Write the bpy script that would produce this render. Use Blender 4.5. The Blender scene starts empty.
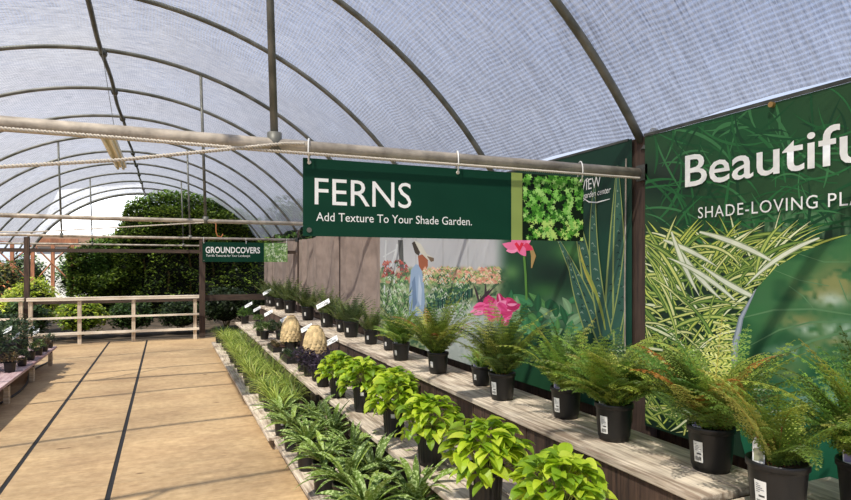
import bpy, math, random
import numpy as np
from mathutils import Vector, Matrix, Euler, noise
R=math.radians; PI=math.pi; cos=math.cos; sin=math.sin
rnd=random.Random(7)
sc=bpy.context.scene; col=sc.collection
# ---------------------------------------------------------------- camera, sky, sun, exposure
cd=bpy.data.cameras.new('camera'); cam=bpy.data.objects.new('camera',cd); col.objects.link(cam)
cam.location=(0,0,1.6); cam.rotation_euler=(R(90),0,R(-23.4)); cd.sensor_width=36; cd.lens=25.38; cd.shift_y=.0176
cd.clip_end=300; sc.camera=cam
sc.view_settings.view_transform='Standard'; sc.view_settings.look='None'; sc.view_settings.gamma=1
sc.view_settings.exposure=0.12
wd=bpy.data.worlds.new('sky'); sc.world=wd; wd.use_nodes=True; nt=wd.node_tree; nt.nodes.clear()
def wn(t,**k):
    n=nt.nodes.new(t)
    for a,b in k.items(): setattr(n,a,b)
    return n
tc=wn('ShaderNodeTexCoord'); mp=wn('ShaderNodeMapping'); mp.inputs['Scale'].default_value=(1.0,1.0,2.2)
nz=wn('ShaderNodeTexNoise'); nz.inputs['Scale'].default_value=2.1; nz.inputs['Detail'].default_value=7; nz.inputs['Roughness'].default_value=.55
cr=wn('ShaderNodeValToRGB'); cr.color_ramp.elements[0].position=.45; cr.color_ramp.elements[1].position=.64
sx=wn('ShaderNodeSeparateXYZ'); hr=wn('ShaderNodeMapRange'); hr.inputs[1].default_value=0.0; hr.inputs[2].default_value=.6; hr.inputs[3].default_value=1; hr.inputs[4].default_value=0
mx1=wn('ShaderNodeMix',data_type='RGBA'); mx1.inputs[6].default_value=(.24,.38,.74,1); mx1.inputs[7].default_value=(.80,.85,.96,1)
mxm=wn('ShaderNodeMath',operation='MAXIMUM')
bg=wn('ShaderNodeBackground'); bg.inputs['Strength'].default_value=1.12; wo=wn('ShaderNodeOutputWorld')
L=nt.links.new
L(tc.outputs['Generated'],mp.inputs['Vector']); L(mp.outputs[0],nz.inputs['Vector']); L(nz.outputs['Fac'],cr.inputs[0])
L(tc.outputs['Generated'],sx.inputs[0]); L(sx.outputs['Z'],hr.inputs[0]); L(cr.outputs[0],mxm.inputs[0]); L(hr.outputs[0],mxm.inputs[1])
L(mxm.outputs[0],mx1.inputs[0]); L(mx1.outputs[2],bg.inputs['Color']); L(bg.outputs[0],wo.inputs[0])
sl=bpy.data.lights.new('sun','SUN'); sun=bpy.data.objects.new('sun',sl); col.objects.link(sun)
sl.energy=11.5; sl.angle=R(.8); sl.color=(1,.94,.83)
sun.rotation_euler=Vector((.42,.34,-.84)).to_track_quat('-Z','Y').to_euler()
# ---------------------------------------------------------------- helpers
def C(r,g,b):
    f=lambda x:(x/255/12.92 if x/255<=.04045 else ((x/255+.055)/1.055)**2.4)
    return (f(r),f(g),f(b))
def at(px,py,z):                      # ground point seen at a pixel, at height z
    r=(px-425.5)/600; u=(265-py)/600; t=(z-1.6)/u
    return (t*(.3971+.9178*r), t*(.9178-.3971*r))
def atY(px,py,Y):
    r=(px-425.5)/600; t=Y/(.9178-.3971*r); return (t*(.3971+.9178*r), 1.6+(265-py)/600*t)
def atX(px,py,X):
    r=(px-425.5)/600; t=X/(.3971+.9178*r); return (t*(.9178-.3971*r), 1.6+(265-py)/600*t)
def proj(X,Y,Z):
    f=X*.3971+Y*.9178; r=X*.9178-Y*.3971
    return 425.5+600*r/f, 265-600*(Z-1.6)/f
MATS={}
def mat(name,color=(.5,.5,.5),rough=.6,kind='plain',c2=None,scale=8,metal=0,bump=0,trans=0,spec=.5):
    if name in MATS: return MATS[name]
    m=bpy.data.materials.new(name); m.use_nodes=True; n=m.node_tree; b=n.nodes['Principled BSDF']
    b.inputs['Roughness'].default_value=rough; b.inputs['Metallic'].default_value=metal
    b.inputs['Specular IOR Level'].default_value=spec
    def N(t,**k):
        q=n.nodes.new(t)
        for a,v in k.items(): setattr(q,a,v)
        return q
    l=n.links.new; c2=c2 or tuple(x*.6 for x in color)
    out=None
    if kind=='vc':
        a=N('ShaderNodeAttribute',attribute_name='Col'); src=a.outputs['Color']
        if scale:
            nz=N('ShaderNodeTexNoise'); nz.inputs['Scale'].default_value=scale
            tc=N('ShaderNodeTexCoord'); l(tc.outputs['Object'],nz.inputs['Vector'])
            mr=N('ShaderNodeMapRange'); mr.inputs[3].default_value=.75; mr.inputs[4].default_value=1.25; l(nz.outputs['Fac'],mr.inputs[0])
            vm=N('ShaderNodeVectorMath',operation='SCALE'); l(src,vm.inputs[0]); l(mr.outputs[0],vm.inputs['Scale']); src=vm.outputs[0]
        out=src
    elif kind=='mottled':
        a=N('ShaderNodeAttribute',attribute_name='Col'); tc=N('ShaderNodeTexCoord')
        nz=N('ShaderNodeTexNoise'); nz.inputs['Scale'].default_value=75; nz.inputs['Detail'].default_value=1; l(tc.outputs['Object'],nz.inputs['Vector'])
        r_=N('ShaderNodeValToRGB'); r_.color_ramp.elements[0].position=.53; r_.color_ramp.elements[1].position=.60; l(nz.outputs['Fac'],r_.inputs[0])
        mx=N('ShaderNodeMix',data_type='RGBA'); l(r_.outputs[0],mx.inputs[0]); l(a.outputs['Color'],mx.inputs[6]); mx.inputs[7].default_value=(*C(168,188,120),1); out=mx.outputs[2]
    elif kind in('wood','noise','cloth'):
        tc=N('ShaderNodeTexCoord'); mp=N('ShaderNodeMapping'); l(tc.outputs['Object'],mp.inputs[0])
        mp.inputs['Scale'].default_value={'wood':(14,1.0,14),'woodz':(14,14,1),'noise':(1,1,1),'cloth':(1,1,1)}[kind]
        if kind=='wood' and name.endswith('_x'): mp.inputs['Scale'].default_value=(1.0,14,14)
        if kind=='wood' and name.endswith('_z'): mp.inputs['Scale'].default_value=(14,14,1.0)
        nz=N('ShaderNodeTexNoise'); nz.inputs['Scale'].default_value=scale; nz.inputs['Detail'].default_value=6; nz.inputs['Roughness'].default_value=.6; l(mp.outputs[0],nz.inputs['Vector'])
        n2=N('ShaderNodeTexNoise'); n2.inputs['Scale'].default_value=3.0; n2.inputs['Detail'].default_value=3; l(tc.outputs['Object'],n2.inputs['Vector'])
        ad=N('ShaderNodeMath',operation='MULTIPLY_ADD'); l(n2.outputs['Fac'],ad.inputs[0]); ad.inputs[1].default_value=.5; l(nz.outputs['Fac'],ad.inputs[2])
        r_=N('ShaderNodeValToRGB'); r_.color_ramp.elements[0].position=.58; r_.color_ramp.elements[1].position=.9; l(ad.outputs[0],r_.inputs[0])
        r_.color_ramp.elements[0].color=(*c2,1); r_.color_ramp.elements[1].color=(*color,1); out=r_.outputs[0]
        if bump:
            bp=N('ShaderNodeBump'); bp.inputs['Strength'].default_value=bump; bp.inputs['Distance'].default_value=.01; l(nz.outputs['Fac'],bp.inputs['Height']); l(bp.outputs[0],b.inputs['Normal'])
    if out is not None: l(out,b.inputs['Base Color'])
    else: b.inputs['Base Color'].default_value=(*color,1)
    if trans:
        tr=N('ShaderNodeBsdfTranslucent'); ms=N('ShaderNodeMixShader'); ms.inputs[0].default_value=trans
        if out is not None: l(out,tr.inputs[0])
        else: tr.inputs[0].default_value=(*color,1)
        l(b.outputs[0],ms.inputs[1]); l(tr.outputs[0],ms.inputs[2]); l(ms.outputs[0],n.nodes['Material Output'].inputs[0])
    MATS[name]=m; return m
class MB:
    def __init__(s): s.v=[]; s.f=[]; s.c=[]; s.M=None
    def add(s,vs,fs,c=(.5,.5,.5)):
        o=len(s.v)
        s.v.extend([tuple(s.M@Vector(p)) for p in vs] if s.M else vs)
        for f in fs: s.f.append(tuple(i+o for i in f)); s.c.append(c)
    def box(s,x0,x1,y0,y1,z0,z1,c=(.5,.5,.5)):
        s.add([(x0,y0,z0),(x1,y0,z0),(x1,y1,z0),(x0,y1,z0),(x0,y0,z1),(x1,y0,z1),(x1,y1,z1),(x0,y1,z1)],[(0,3,2,1),(4,5,6,7),(0,1,5,4),(1,2,6,5),(2,3,7,6),(3,0,4,7)],c)
    def tube(s,pts,r,n=8,c=(.5,.5,.5),cap=True):
        pts=[Vector(p) for p in pts]; rs=r if isinstance(r,(list,tuple)) else [r]*len(pts)
        vs=[];fs=[]; t0=(pts[1]-pts[0]).normalized(); up=Vector((0,0,1)) if abs(t0.z)<.9 else Vector((1,0,0)); a=t0.cross(up).normalized()
        for i,p in enumerate(pts):
            t=(pts[min(i+1,len(pts)-1)]-pts[max(i-1,0)]).normalized(); a=(a-t*a.dot(t)).normalized(); b=t.cross(a)
            for k in range(n):
                q=2*PI*k/n; vs.append(tuple(p+(a*cos(q)+b*sin(q))*rs[i]))
        for i in range(len(pts)-1):
            for k in range(n): fs.append((i*n+k,i*n+(k+1)%n,(i+1)*n+(k+1)%n,(i+1)*n+k))
        if cap: fs.append(tuple(range(n-1,-1,-1))); fs.append(tuple(range((len(pts)-1)*n,len(pts)*n)))
        s.add(vs,fs,c)
    def lathe(s,prof,n=28,c=(.5,.5,.5),rib=0,ribr=(0,0)):
        vs=[];fs=[]
        for i,(r,z) in enumerate(prof):
            for k in range(n):
                rr=r*(1-(rib if (k%2 and ribr[0]<=i<=ribr[1]) else 0)); q=2*PI*k/n; vs.append((rr*cos(q),rr*sin(q),z))
        for i in range(len(prof)-1):
            for k in range(n): fs.append((i*n+k,i*n+(k+1)%n,(i+1)*n+(k+1)%n,(i+1)*n+k))
        s.add(vs,fs,c)
    def build(s,name,m,parent=None,smooth=False,loc=None):
        me=bpy.data.meshes.new(name); me.from_pydata(s.v,[],s.f); 
        at_=me.color_attributes.new('Col','FLOAT_COLOR','CORNER')
        cc=np.ones((len(me.loops),4),np.float32)
        ln=np.array([len(f) for f in s.f]); cc[:,:3]=np.repeat(np.array(s.c,np.float32).reshape(-1,3),ln,axis=0)
        at_.data.foreach_set('color',cc.ravel())
        if smooth: me.polygons.foreach_set('use_smooth',[True]*len(me.polygons))
        me.materials.append(m); me.update()
        o=bpy.data.objects.new(name,me); col.objects.link(o)
        if parent: o.parent=parent
        if loc: o.location=loc
        return o
def tag(o,label=None,cat=None,group=None,kind=None):
    if label: o['label']=label
    if cat: o['category']=cat
    if group: o['group']=group
    if kind: o['kind']=kind
    return o
def empty(name,loc=(0,0,0),rz=0):
    o=bpy.data.objects.new(name,None); col.objects.link(o); o.location=loc; o.rotation_euler=(0,0,rz); o.empty_display_size=.1; return o
def kids(o): return [c for c in bpy.data.objects if c.parent==o]
def copy_tree(o,parent=None):
    ks=kids(o); c=o.copy(); col.objects.link(c); c.parent=parent
    for k in ks: copy_tree(k,c)
    return c
ORD=['nearest','second','third','fourth','fifth','sixth','seventh','eighth','ninth','tenth','eleventh','twelfth','thirteenth','fourteenth','fifteenth','sixteenth','seventeenth','eighteenth']
def text(name,body,m,parent,origin,ux,uy,cap,width,fit=None,bold=0,shear=0,lift=.0004,space=1):
    """flat raised lettering; origin = baseline left, ux/uy = reading and up directions"""
    def mk(t):
        cu=bpy.data.curves.new('t','FONT'); cu.body=t; cu.size=1; cu.offset=bold; cu.shear=shear; cu.resolution_u=3; cu.space_character=space
        ob=bpy.data.objects.new('t',cu); col.objects.link(ob); dg=bpy.context.evaluated_depsgraph_get(); dg.update()
        me=bpy.data.meshes.new_from_object(ob.evaluated_get(dg)); bpy.data.objects.remove(ob); return me
    def bb(me):
        a=np.array([v.co[:] for v in me.vertices]); return a[:,0].min(),a[:,0].max(),a[:,1].max()
    H=bb(mk('H'))[2]; f=bb(mk(fit or body)); me=mk(body); sxx=width/(f[1]-f[0]); syy=cap/H; ux=Vector(ux);uy=Vector(uy);nn=ux.cross(uy);o=Vector(origin)
    for v in me.vertices: v.co=o+ux*((v.co.x-f[0])*sxx)+uy*(v.co.y*syy)+nn*lift
    me.materials.clear(); me.materials.append(m); ob=bpy.data.objects.new(name,me); col.objects.link(ob); ob.parent=parent; return ob
# ---------------------------------------------------------------- materials
W_new=mat('weathered_plank',C(222,208,186),.8,'wood',C(140,122,104),3.4,bump=.5)
W_newx=mat('weathered_plank_x',C(205,190,166),.8,'wood',C(150,132,110),3,bump=.4)
W_rail=mat('rail_wood_x',C(240,230,212),.8,'wood',C(200,186,164),3)
W_railz=mat('rail_wood_z',C(214,200,178),.8,'wood',C(160,142,120),3)
W_dark=mat('dark_board_z',C(92,70,56),.8,'wood',C(48,36,29),3,bump=.4)
W_darkx=mat('dark_board_x',C(80,64,52),.8,'wood',C(44,34,28),3)
W_post=mat('post_wood_z',C(84,66,54),.8,'wood',C(52,40,34),3)
STEEL=mat('galvanized_steel',C(112,112,104),.5,'noise',C(78,80,72),6,metal=.25)
STEEL_D=mat('dark_steel_pipe',C(84,86,80),.5,'noise',C(58,60,56),6,metal=.2)
STEEL_L=mat('pale_worn_pipe',C(196,184,166),.5,'noise',C(140,130,116),9,metal=.1)
PLASTIC=mat('black_pot_plastic',C(22,22,23),.42,'plain')
SOIL=mat('potting_soil',C(88,56,44),.95,'noise',C(38,26,22),60,bump=.8)
WHITE=mat('white_plastic',C(228,228,224),.4)
PAPER=mat('printed_paper',kind='vc',scale=0,rough=.5)
LEAF=mat('leaf',kind='vc',scale=9,rough=.42,trans=.38)
LIME=mat('lime_leaf',kind='vc',scale=14,rough=.45,trans=.42)
MOTT=mat('mottled_leaf',kind='mottled',rough=.55,trans=.2,spec=.3)
STEM=mat('stem',C(110,92,52),.7)
PRINT=mat('banner_print',kind='vc',scale=0,rough=.5,spec=.2)
LET=mat('white_lettering',C(236,238,235),.5)
# ---------------------------------------------------------------- setting: ground, floor, roof, walls
b=MB(); b.box(-60,60,-12,90,-.3,-.06); g=b.build('ground',mat('dark_ground',C(92,78,60),.95,'noise',C(52,44,34),2)); tag(g,kind='structure')
fm=bpy.data.materials.new('deck_plywood'); fm.use_nodes=True; n=fm.node_tree; l=n.links.new; bs=n.nodes['Principled BSDF']; bs.inputs['Roughness'].default_value=.75
tcn=n.nodes.new('ShaderNodeTexCoord')
def nzn(sc_,scale,det,rough=.6):
    mpp=n.nodes.new('ShaderNodeMapping'); mpp.inputs['Scale'].default_value=sc_; l(tcn.outputs['Object'],mpp.inputs[0])
    z=n.nodes.new('ShaderNodeTexNoise'); z.inputs['Scale'].default_value=scale; z.inputs['Detail'].default_value=det; z.inputs['Roughness'].default_value=rough; l(mpp.outputs[0],z.inputs['Vector']); return z.outputs['Fac']
def rampn(src,p0,c0,p1,c1):
    r_=n.nodes.new('ShaderNodeValToRGB'); r_.color_ramp.elements[0].position=p0; r_.color_ramp.elements[1].position=p1; r_.color_ramp.elements[0].color=(*c0,1); r_.color_ramp.elements[1].color=(*c1,1); l(src,r_.inputs[0]); return r_.outputs[0]
def muln(a,b_,f=1):
    m_=n.nodes.new('ShaderNodeMix'); m_.data_type='RGBA'; m_.blend_type='MULTIPLY'; m_.inputs[0].default_value=f; l(a,m_.inputs[6]); l(b_,m_.inputs[7]); return m_.outputs[2]
base=rampn(nzn((1,1.6,1),1.3,5),.3,C(174,145,108),.7,C(202,174,132))
base=muln(base,rampn(nzn((2,26,1),2.0,6),.35,(.80,.78,.74),.65,(1,1,1)))
base=muln(base,rampn(nzn((1,1,1),14,6),.38,(.82,.80,.76),.6,(1,1,1)))
base=muln(base,rampn(nzn((1,1.5,1),3.1,2),.24,(.45,.40,.36),.3,(1,1,1)))
l(base,bs.inputs['Base Color'])
b=MB()
for x0,x1 in ((-5.2,-1.095),(-1.058,-.385),(-.35,1.26)):
    y=-3.0
    while y<14.1:
        y1=min(y+2.44,14.1); b.box(x0,x1,y,y1-.0004,-.05,0); y=y1
fl=b.build('floor',fm); tag(fl,kind='structure')
GAP_BLK=mat('black_gap_strip',C(20,20,20),.7)  # dark depth of the deck gaps, put in as added black strips
for i,(x0,x1) in enumerate(((-1.094,-1.059),(-.384,-.351))):
    b=MB(); b.box(x0,x1,-3,14.1,-.05,-.006); tag(b.build('trim_%d'%(i+1),GAP_BLK),kind='structure')
XR,ZC,RR=-.73,.09,4.24
HY=[3.0+1.86*k for k in range(-3,13)]
# roof cloth
RMAT=bpy.data.materials.new('woven_shade_cloth'); RMAT.use_nodes=True; n=RMAT.node_tree; n.nodes.clear(); l=n.links.new
def Q(t,**k):
    q=n.nodes.new(t)
    for a,v in k.items(): setattr(q,a,v)
    return q
uv=Q('ShaderNodeUVMap',uv_map='UVMap'); sp=Q('ShaderNodeSeparateXYZ'); l(uv.outputs[0],sp.inputs[0])
def nse(scale3,scale,det,rough=.6,dist=0):
    m_=Q('ShaderNodeMapping'); m_.inputs['Scale'].default_value=scale3; l(uv.outputs[0],m_.inputs[0]); z=Q('ShaderNodeTexNoise'); z.inputs['Scale'].default_value=scale; z.inputs['Detail'].default_value=det; z.inputs['Roughness'].default_value=rough; z.inputs['Distortion'].default_value=dist; l(m_.outputs[0],z.inputs['Vector']); return z.outputs['Fac']
def M(op,a,b_=None,c_=None):
    q=Q('ShaderNodeMath',operation=op)
    for i,v in enumerate((a,b_,c_)):
        if v is None: continue
        if isinstance(v,(int,float)): q.inputs[i].default_value=v
        else: l(v,q.inputs[i])
    return q.outputs[0]
wob=nse((1,1,1),1.1,2); wob2=nse((1,1,1),5,2)
ph=M('ADD',M('MULTIPLY',sp.outputs[0],2*PI/.032),M('ADD',M('MULTIPLY',wob,26),M('MULTIPLY',wob2,3.5)))
stripe=M('MULTIPLY_ADD',M('SINE',ph),.5,.5)                     # woven bands running along the tunnel
fine=nse((2.0,34,1),1.0,5,.7,.6)                                 # crinkles across it
patch=nse((1,1,1),.55,3)
mr=Q('ShaderNodeMapRange'); l(fine,mr.inputs[0]); mr.inputs[1].default_value=.35; mr.inputs[2].default_value=.65
op=M('ADD',M('MULTIPLY',stripe,.30),M('MULTIPLY',mr.outputs[0],.22))
op=M('ADD',op,.34)
op=M('ADD',op,M('MULTIPLY',M('SUBTRACT',patch,.5),.5))
lw=Q('ShaderNodeLayerWeight'); lw.inputs[0].default_value=.5; op=M('ADD',op,M('MULTIPLY',lw.outputs['Facing'],.28))
opc=Q('ShaderNodeClamp'); l(op,opc.inputs[0]); opc.inputs[1].default_value=.12; opc.inputs[2].default_value=.9
crk=nse((2.2,30,1),2.6,5,.7,.8); cmr=Q('ShaderNodeMapRange'); l(crk,cmr.inputs[0]); cmr.inputs[1].default_value=.36; cmr.inputs[2].default_value=.66
cmx=Q('ShaderNodeMix',data_type='RGBA'); l(cmr.outputs[0],cmx.inputs[0]); cmx.inputs[6].default_value=(.13,.135,.155,1); cmx.inputs[7].default_value=(.42,.43,.465,1)  # crinkle highlights and shade put into the cloth colour
td=Q('ShaderNodeBsdfTranslucent'); dd=Q('ShaderNodeBsdfDiffuse'); l(cmx.outputs[2],td.inputs[0]); l(cmx.outputs[2],dd.inputs[0])
m1=Q('ShaderNodeMixShader'); m1.inputs[0].default_value=.5; l(td.outputs[0],m1.inputs[1]); l(dd.outputs[0],m1.inputs[2])
tp=Q('ShaderNodeBsdfTransparent'); tp.inputs[0].default_value=(.98,.98,1,1)
m2=Q('ShaderNodeMixShader'); l(opc.outputs[0],m2.inputs[0]); l(tp.outputs[0],m2.inputs[1]); l(m1.outputs[0],m2.inputs[2]); o_=Q('ShaderNodeOutputMaterial'); l(m2.outputs[0],o_.inputs[0])
a0=math.asin((2.25-ZC)/RR); a1=math.asin((2.44-ZC)/RR)
NA=70; NYS=6; vs=[];fs=[];uvs=[]
ys=[]
for i in range(len(HY)-1):
    for j in range(NYS): ys.append((HY[i]+1.86*j/NYS,j/NYS))
ys.append((HY[-1],0))
for y,fr in ys:
    sag=sin(PI*fr)
    for k in range(NA+1):
        s=k/NA; a=(PI-a0)+(a1-(PI-a0))*s
        edge=.07*sag*max(0,(s-.93)/.07)
        a_=a-.012+edge*.22
        r=RR+.035-.035*sag+.02*noise.noise(Vector((s*14,y*.9,0)))
        vs.append((XR+r*cos(a_),y,ZC+r*sin(a_))); uvs.append((a*RR,y))
for i in range(len(ys)-1):
    for k in range(NA): fs.append((i*(NA+1)+k,i*(NA+1)+k+1,(i+1)*(NA+1)+k+1,(i+1)*(NA+1)+k))
me=bpy.data.meshes.new('ceiling'); me.from_pydata(vs,[],fs); ul=me.uv_layers.new(name='UVMap')
for lp in me.loops: ul.data[lp.index].uv=uvs[lp.vertex_index]
me.polygons.foreach_set('use_smooth',[True]*len(me.polygons)); me.materials.append(RMAT)
ro=bpy.data.objects.new('ceiling',me); col.objects.link(ro); tag(ro,kind='structure')
# right wall: low dark boards
b=MB(); y=-1.5
while y<19.4:
    w=.14+rnd.random()*.02; b.box(2.92,2.94+rnd.random()*.01,y,y+w-.006,-.05,.66); y+=w
b.box(2.905,2.92,-1.5,19.4,.50,.585)
tag(b.build('wall_right',W_dark),kind='structure')
# ---------------------------------------------------------------- hoops, ridge, cross pipes
for k,y in enumerate(HY):
    if k<2: continue
    b=MB(); pts=[]
    aa0=math.asin((1.95-ZC)/RR); aa1=math.asin((2.40-ZC)/RR)
    for i in range(49):
        a=(PI-aa0)+(aa1-(PI-aa0))*i/48; pts.append((XR+(RR-.01)*cos(a),y,ZC+(RR-.01)*sin(a)))
    b.tube(pts,.027 if k<15 else .05,8); nm=b.build('roof_hoop',STEEL,smooth=True)
    lb='curved grey steel roof hoop overhead at the very near end, mostly above the frame' if k==2 else 'curved grey steel roof hoop, %s along the tunnel from the camera'%(('first','second','third','fourth','fifth','sixth','seventh','eighth','ninth','tenth','eleventh','twelfth','thirteenth')[k-3])
    tag(nm,lb,'roof hoop','steel roof hoops')
b=MB(); b.tube([(XR+.012*sin(y*2.1),y,ZC+RR-.06) for y in np.arange(-1,25.4,.31)],.028,8,smooth if False else (.3,.3,.3))
for y in HY[3:]: b.tube([(XR,y-.05,ZC+RR-.05),(XR,y+.05,ZC+RR-.05)],.05,8)
rp=b.build('ridge_pipe',STEEL_D,smooth=True); tag(rp,'long dark ridge pipe running down the top of the tunnel under the hoops','pipe')
cpz=2.19
cn=['pale cross pipe overhead nearest the camera, carrying the ferns sign','second cross pipe down the tunnel, pale and empty','third cross pipe, carrying the small green hanging sign','farthest thin cross pipe near the tunnel end']
for i,k in enumerate((0,3,6,9)):
    y=3.0+1.86*k; t=empty('cross_pipe',(0,y,cpz)); tag(t,cn[i],'pipe','cross pipes over the aisle')
    b=MB(); b.tube([(-4.3,0,0),(XR-2,.0,.01),(XR,.0,.0),(2.84,0,0)],.033 if k==0 else .028,10); b.build('pipe',STEEL_L,t,smooth=True)
    for x in (.49,-1.95):
        xt=x-.06; zt=ZC+math.sqrt((RR-.03)**2-(xt-XR)**2)-cpz
        b=MB(); b.tube([(x,0,.03),(xt,0,zt)],.019,8); b.tube([(x,0,-.03),(x,0,.06)],.036,8); b.build('strut',STEEL,t,smooth=True)
# posts along the right wall
for i,k in enumerate((0,2,4,6,8)):
    y=3.0+1.86*k; t=empty('wall_post',(2.80,y-.03,0)); tag(t,['dark timber wall post between the two big murals','second timber wall post from the camera, behind the murals','timber wall post beside the left end of the garden mural','timber wall post half way along the tan curtain','farthest timber wall post by the tunnel end'][i],'post','timber wall posts')
    b=MB(); b.box(.01 if k==0 else .04,.07,-.05,.15 if k==0 else .045,-.05,2.42); b.build('post',W_post,t)
    b=MB(); b.tube([(.02,.0,2.33),(.10,.0,2.47)],.03,8); b.box(-.01,.08,-.05,.05,2.14,2.24); b.build('bracket',STEEL_D,t)
# ropes
def rope(name,pts,label,r=.006,pitch=.028,m=WHITE,R0=.0048):
    pts=[Vector(p) for p in pts]; b=MB(); out=[]; cur=0
    # resample
    seg=[]; L_=0
    for i in range(len(pts)-1): seg.append((L_,pts[i],pts[i+1])); L_+=(pts[i+1]-pts[i]).length
    nst=int(L_/pitch*7)
    for s2 in (0,PI):
        pp=[]
        for j in range(nst+1):
            d=L_*j/nst; a=[s for s in seg if s[0]<=d+1e-9][-1]; tt=(a[2]-a[1]).normalized(); p=a[1]+tt*(d-a[0]); u=tt.cross(Vector((0,1,0))).normalized(); v=tt.cross(u)
            q=2*PI*d/pitch+s2; pp.append(p+(u*cos(q)+v*sin(q))*R0)
        b.tube(pp,r*.8,4)
    o=b.build(name,m,smooth=True); tag(o,label,'rope'); return o
ropem=mat('pale_rope',C(196,188,174),.8)
z1=atY(0,118,3.0)[1]
rope('rope',[(-1.6,2.95,2.165),(-.2,2.95,2.158),(.45,2.95,2.15),(1.0,2.952,2.15),(2.76,2.955,2.15)],'pale twisted rope running along the underside of the near cross pipe',m=ropem)
xa,za=atY(-20,168,2.93); xb,zb=atY(120,160,2.93); xc,zc=atY(285,143,2.93)
rope('rope',[(xa,2.93,za),(xb,2.93,zb),(xc,2.945,zc+.0),(xc+.10,2.955,zc+.008)],'pale twisted rope slanting up to meet the near cross pipe left of the ferns sign',m=ropem)
b=MB(); b.tube([(-4.25,8.62,1.98),(-1.5,8.60,2.0),(.49,8.56,2.17)],.009,6); tag(b.build('rope',ropem),'thin pale line slanting below the second cross pipe','rope')
b=MB(); b.tube([(1.22,8.56,2.19),(1.22,8.56,2.0)],.006,5)
x,z=atY(240,226,8.55)
b=MB(); b.tube([(.62+.0,8.54,2.16),(.62,8.54,2.05),(.64,8.54,1.99),(.69,8.54,1.98),(.71,8.54,2.02)],.008,6); tag(b.build('wire_hook',mat('orange_wire',C(178,112,62),.5)),'small orange wire hook hanging from the second cross pipe','hook')
# strip light
t=empty('strip_light',(-.5,6.0,2.78)); tag(t,'long cream batten light hanging under the ridge','light')
b=MB(); b.box(-.06,.06,0,2.15,0,.05); b.build('housing',mat('cream_metal',C(214,206,178),.5),t)
for s in (-.03,.03):
    b=MB(); b.tube([(s,.05,-.018),(s,2.1,-.018)],.016,8); b.build('tube',mat('dull_tube',C(226,220,196),.3),t,smooth=True)
for yy in (1.9,):
    b=MB(); b.tube([(0,yy,.05),(-.2,yy,1.43)],.0035,5); b.build('hanging_wire',STEEL,t)
# ---------------------------------------------------------------- back gate frame, railing
t=empty('timber_gateway',(0,14.2,0)); tag(t,'dark timber gateway of two posts and header beam behind the railing','gateway')
b=MB(); b.box(-2.60,-2.51,-.05,.05,0,2.16); b.build('post',W_post,t)
b=MB(); b.box(.68,.80,-.05,.05,0,2.16); b.build('post',W_post,t)
b=MB(); b.box(-4.3,2.8,-.04,.04,1.86,1.935); b.build('header_beam',W_darkx,t)
b=MB(); b.box(-2.5,2.76,.03,.08,.80,.93); b.build('cross_board',W_darkx,t)
def railing(x0,x1,y,posts,label):
    t=empty('wooden_railing',(0,y,0)); tag(t,label,'railing','weathered rails at the aisle end')
    for z0,z1,d in ((.885,.93,.06),(.52,.56,.03),(.20,.25,.05)):
        b=MB(); b.box(x0,x1,-.07,-.07+d,z0,z1); b.box(x0,x1,-.075,.06,z1,z1+.02) if z0>.8 else None; b.build('rail',W_rail,t)
    for p in posts:
        b=MB(); b.box(p-.035,p+.035,-.03,.04,0,.87); b.build('post',W_railz,t)
    return t
railing(-2.50,.66,13.9,(-2.44,-1.6,-.62,.58),'long weathered three-rail wooden railing closing off the end of the aisle')
railing(-4.6,-2.56,14.0,(-4.5,-2.62),'short left section of weathered railing behind the left display table')
# ---------------------------------------------------------------- tan curtain
b=MB(); 
N_=520; ys=[8.1+ (19.5-8.1)*i/N_ for i in range(N_+1)]; zs=[.66,1.0,1.5,2.0,2.19]
vs=[];fs=[]
for i,y in enumerate(ys):
    for z in zs:
        vs.append((2.86-.09*math.exp(-((((y+.25*sin(y*1.3))%1.15)-.5)/.13)**2)+.02*sin(y*9+sin(y*3)),y,z-.02*sin(y*1.1)*(z>2.1)))
nz_=len(zs)
for i in range(N_):
    for j in range(nz_-1): fs.append((i*nz_+j,(i+1)*nz_+j,(i+1)*nz_+j+1,i*nz_+j+1))
b.add(vs,fs)
cm=mat('tan_shade_fabric',C(164,146,134),.85,'noise',C(140,124,114),5)
tag(b.build('shade_curtain',cm,smooth=True),'tan fabric curtain with vertical folds closing the far right side','curtain')
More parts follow.
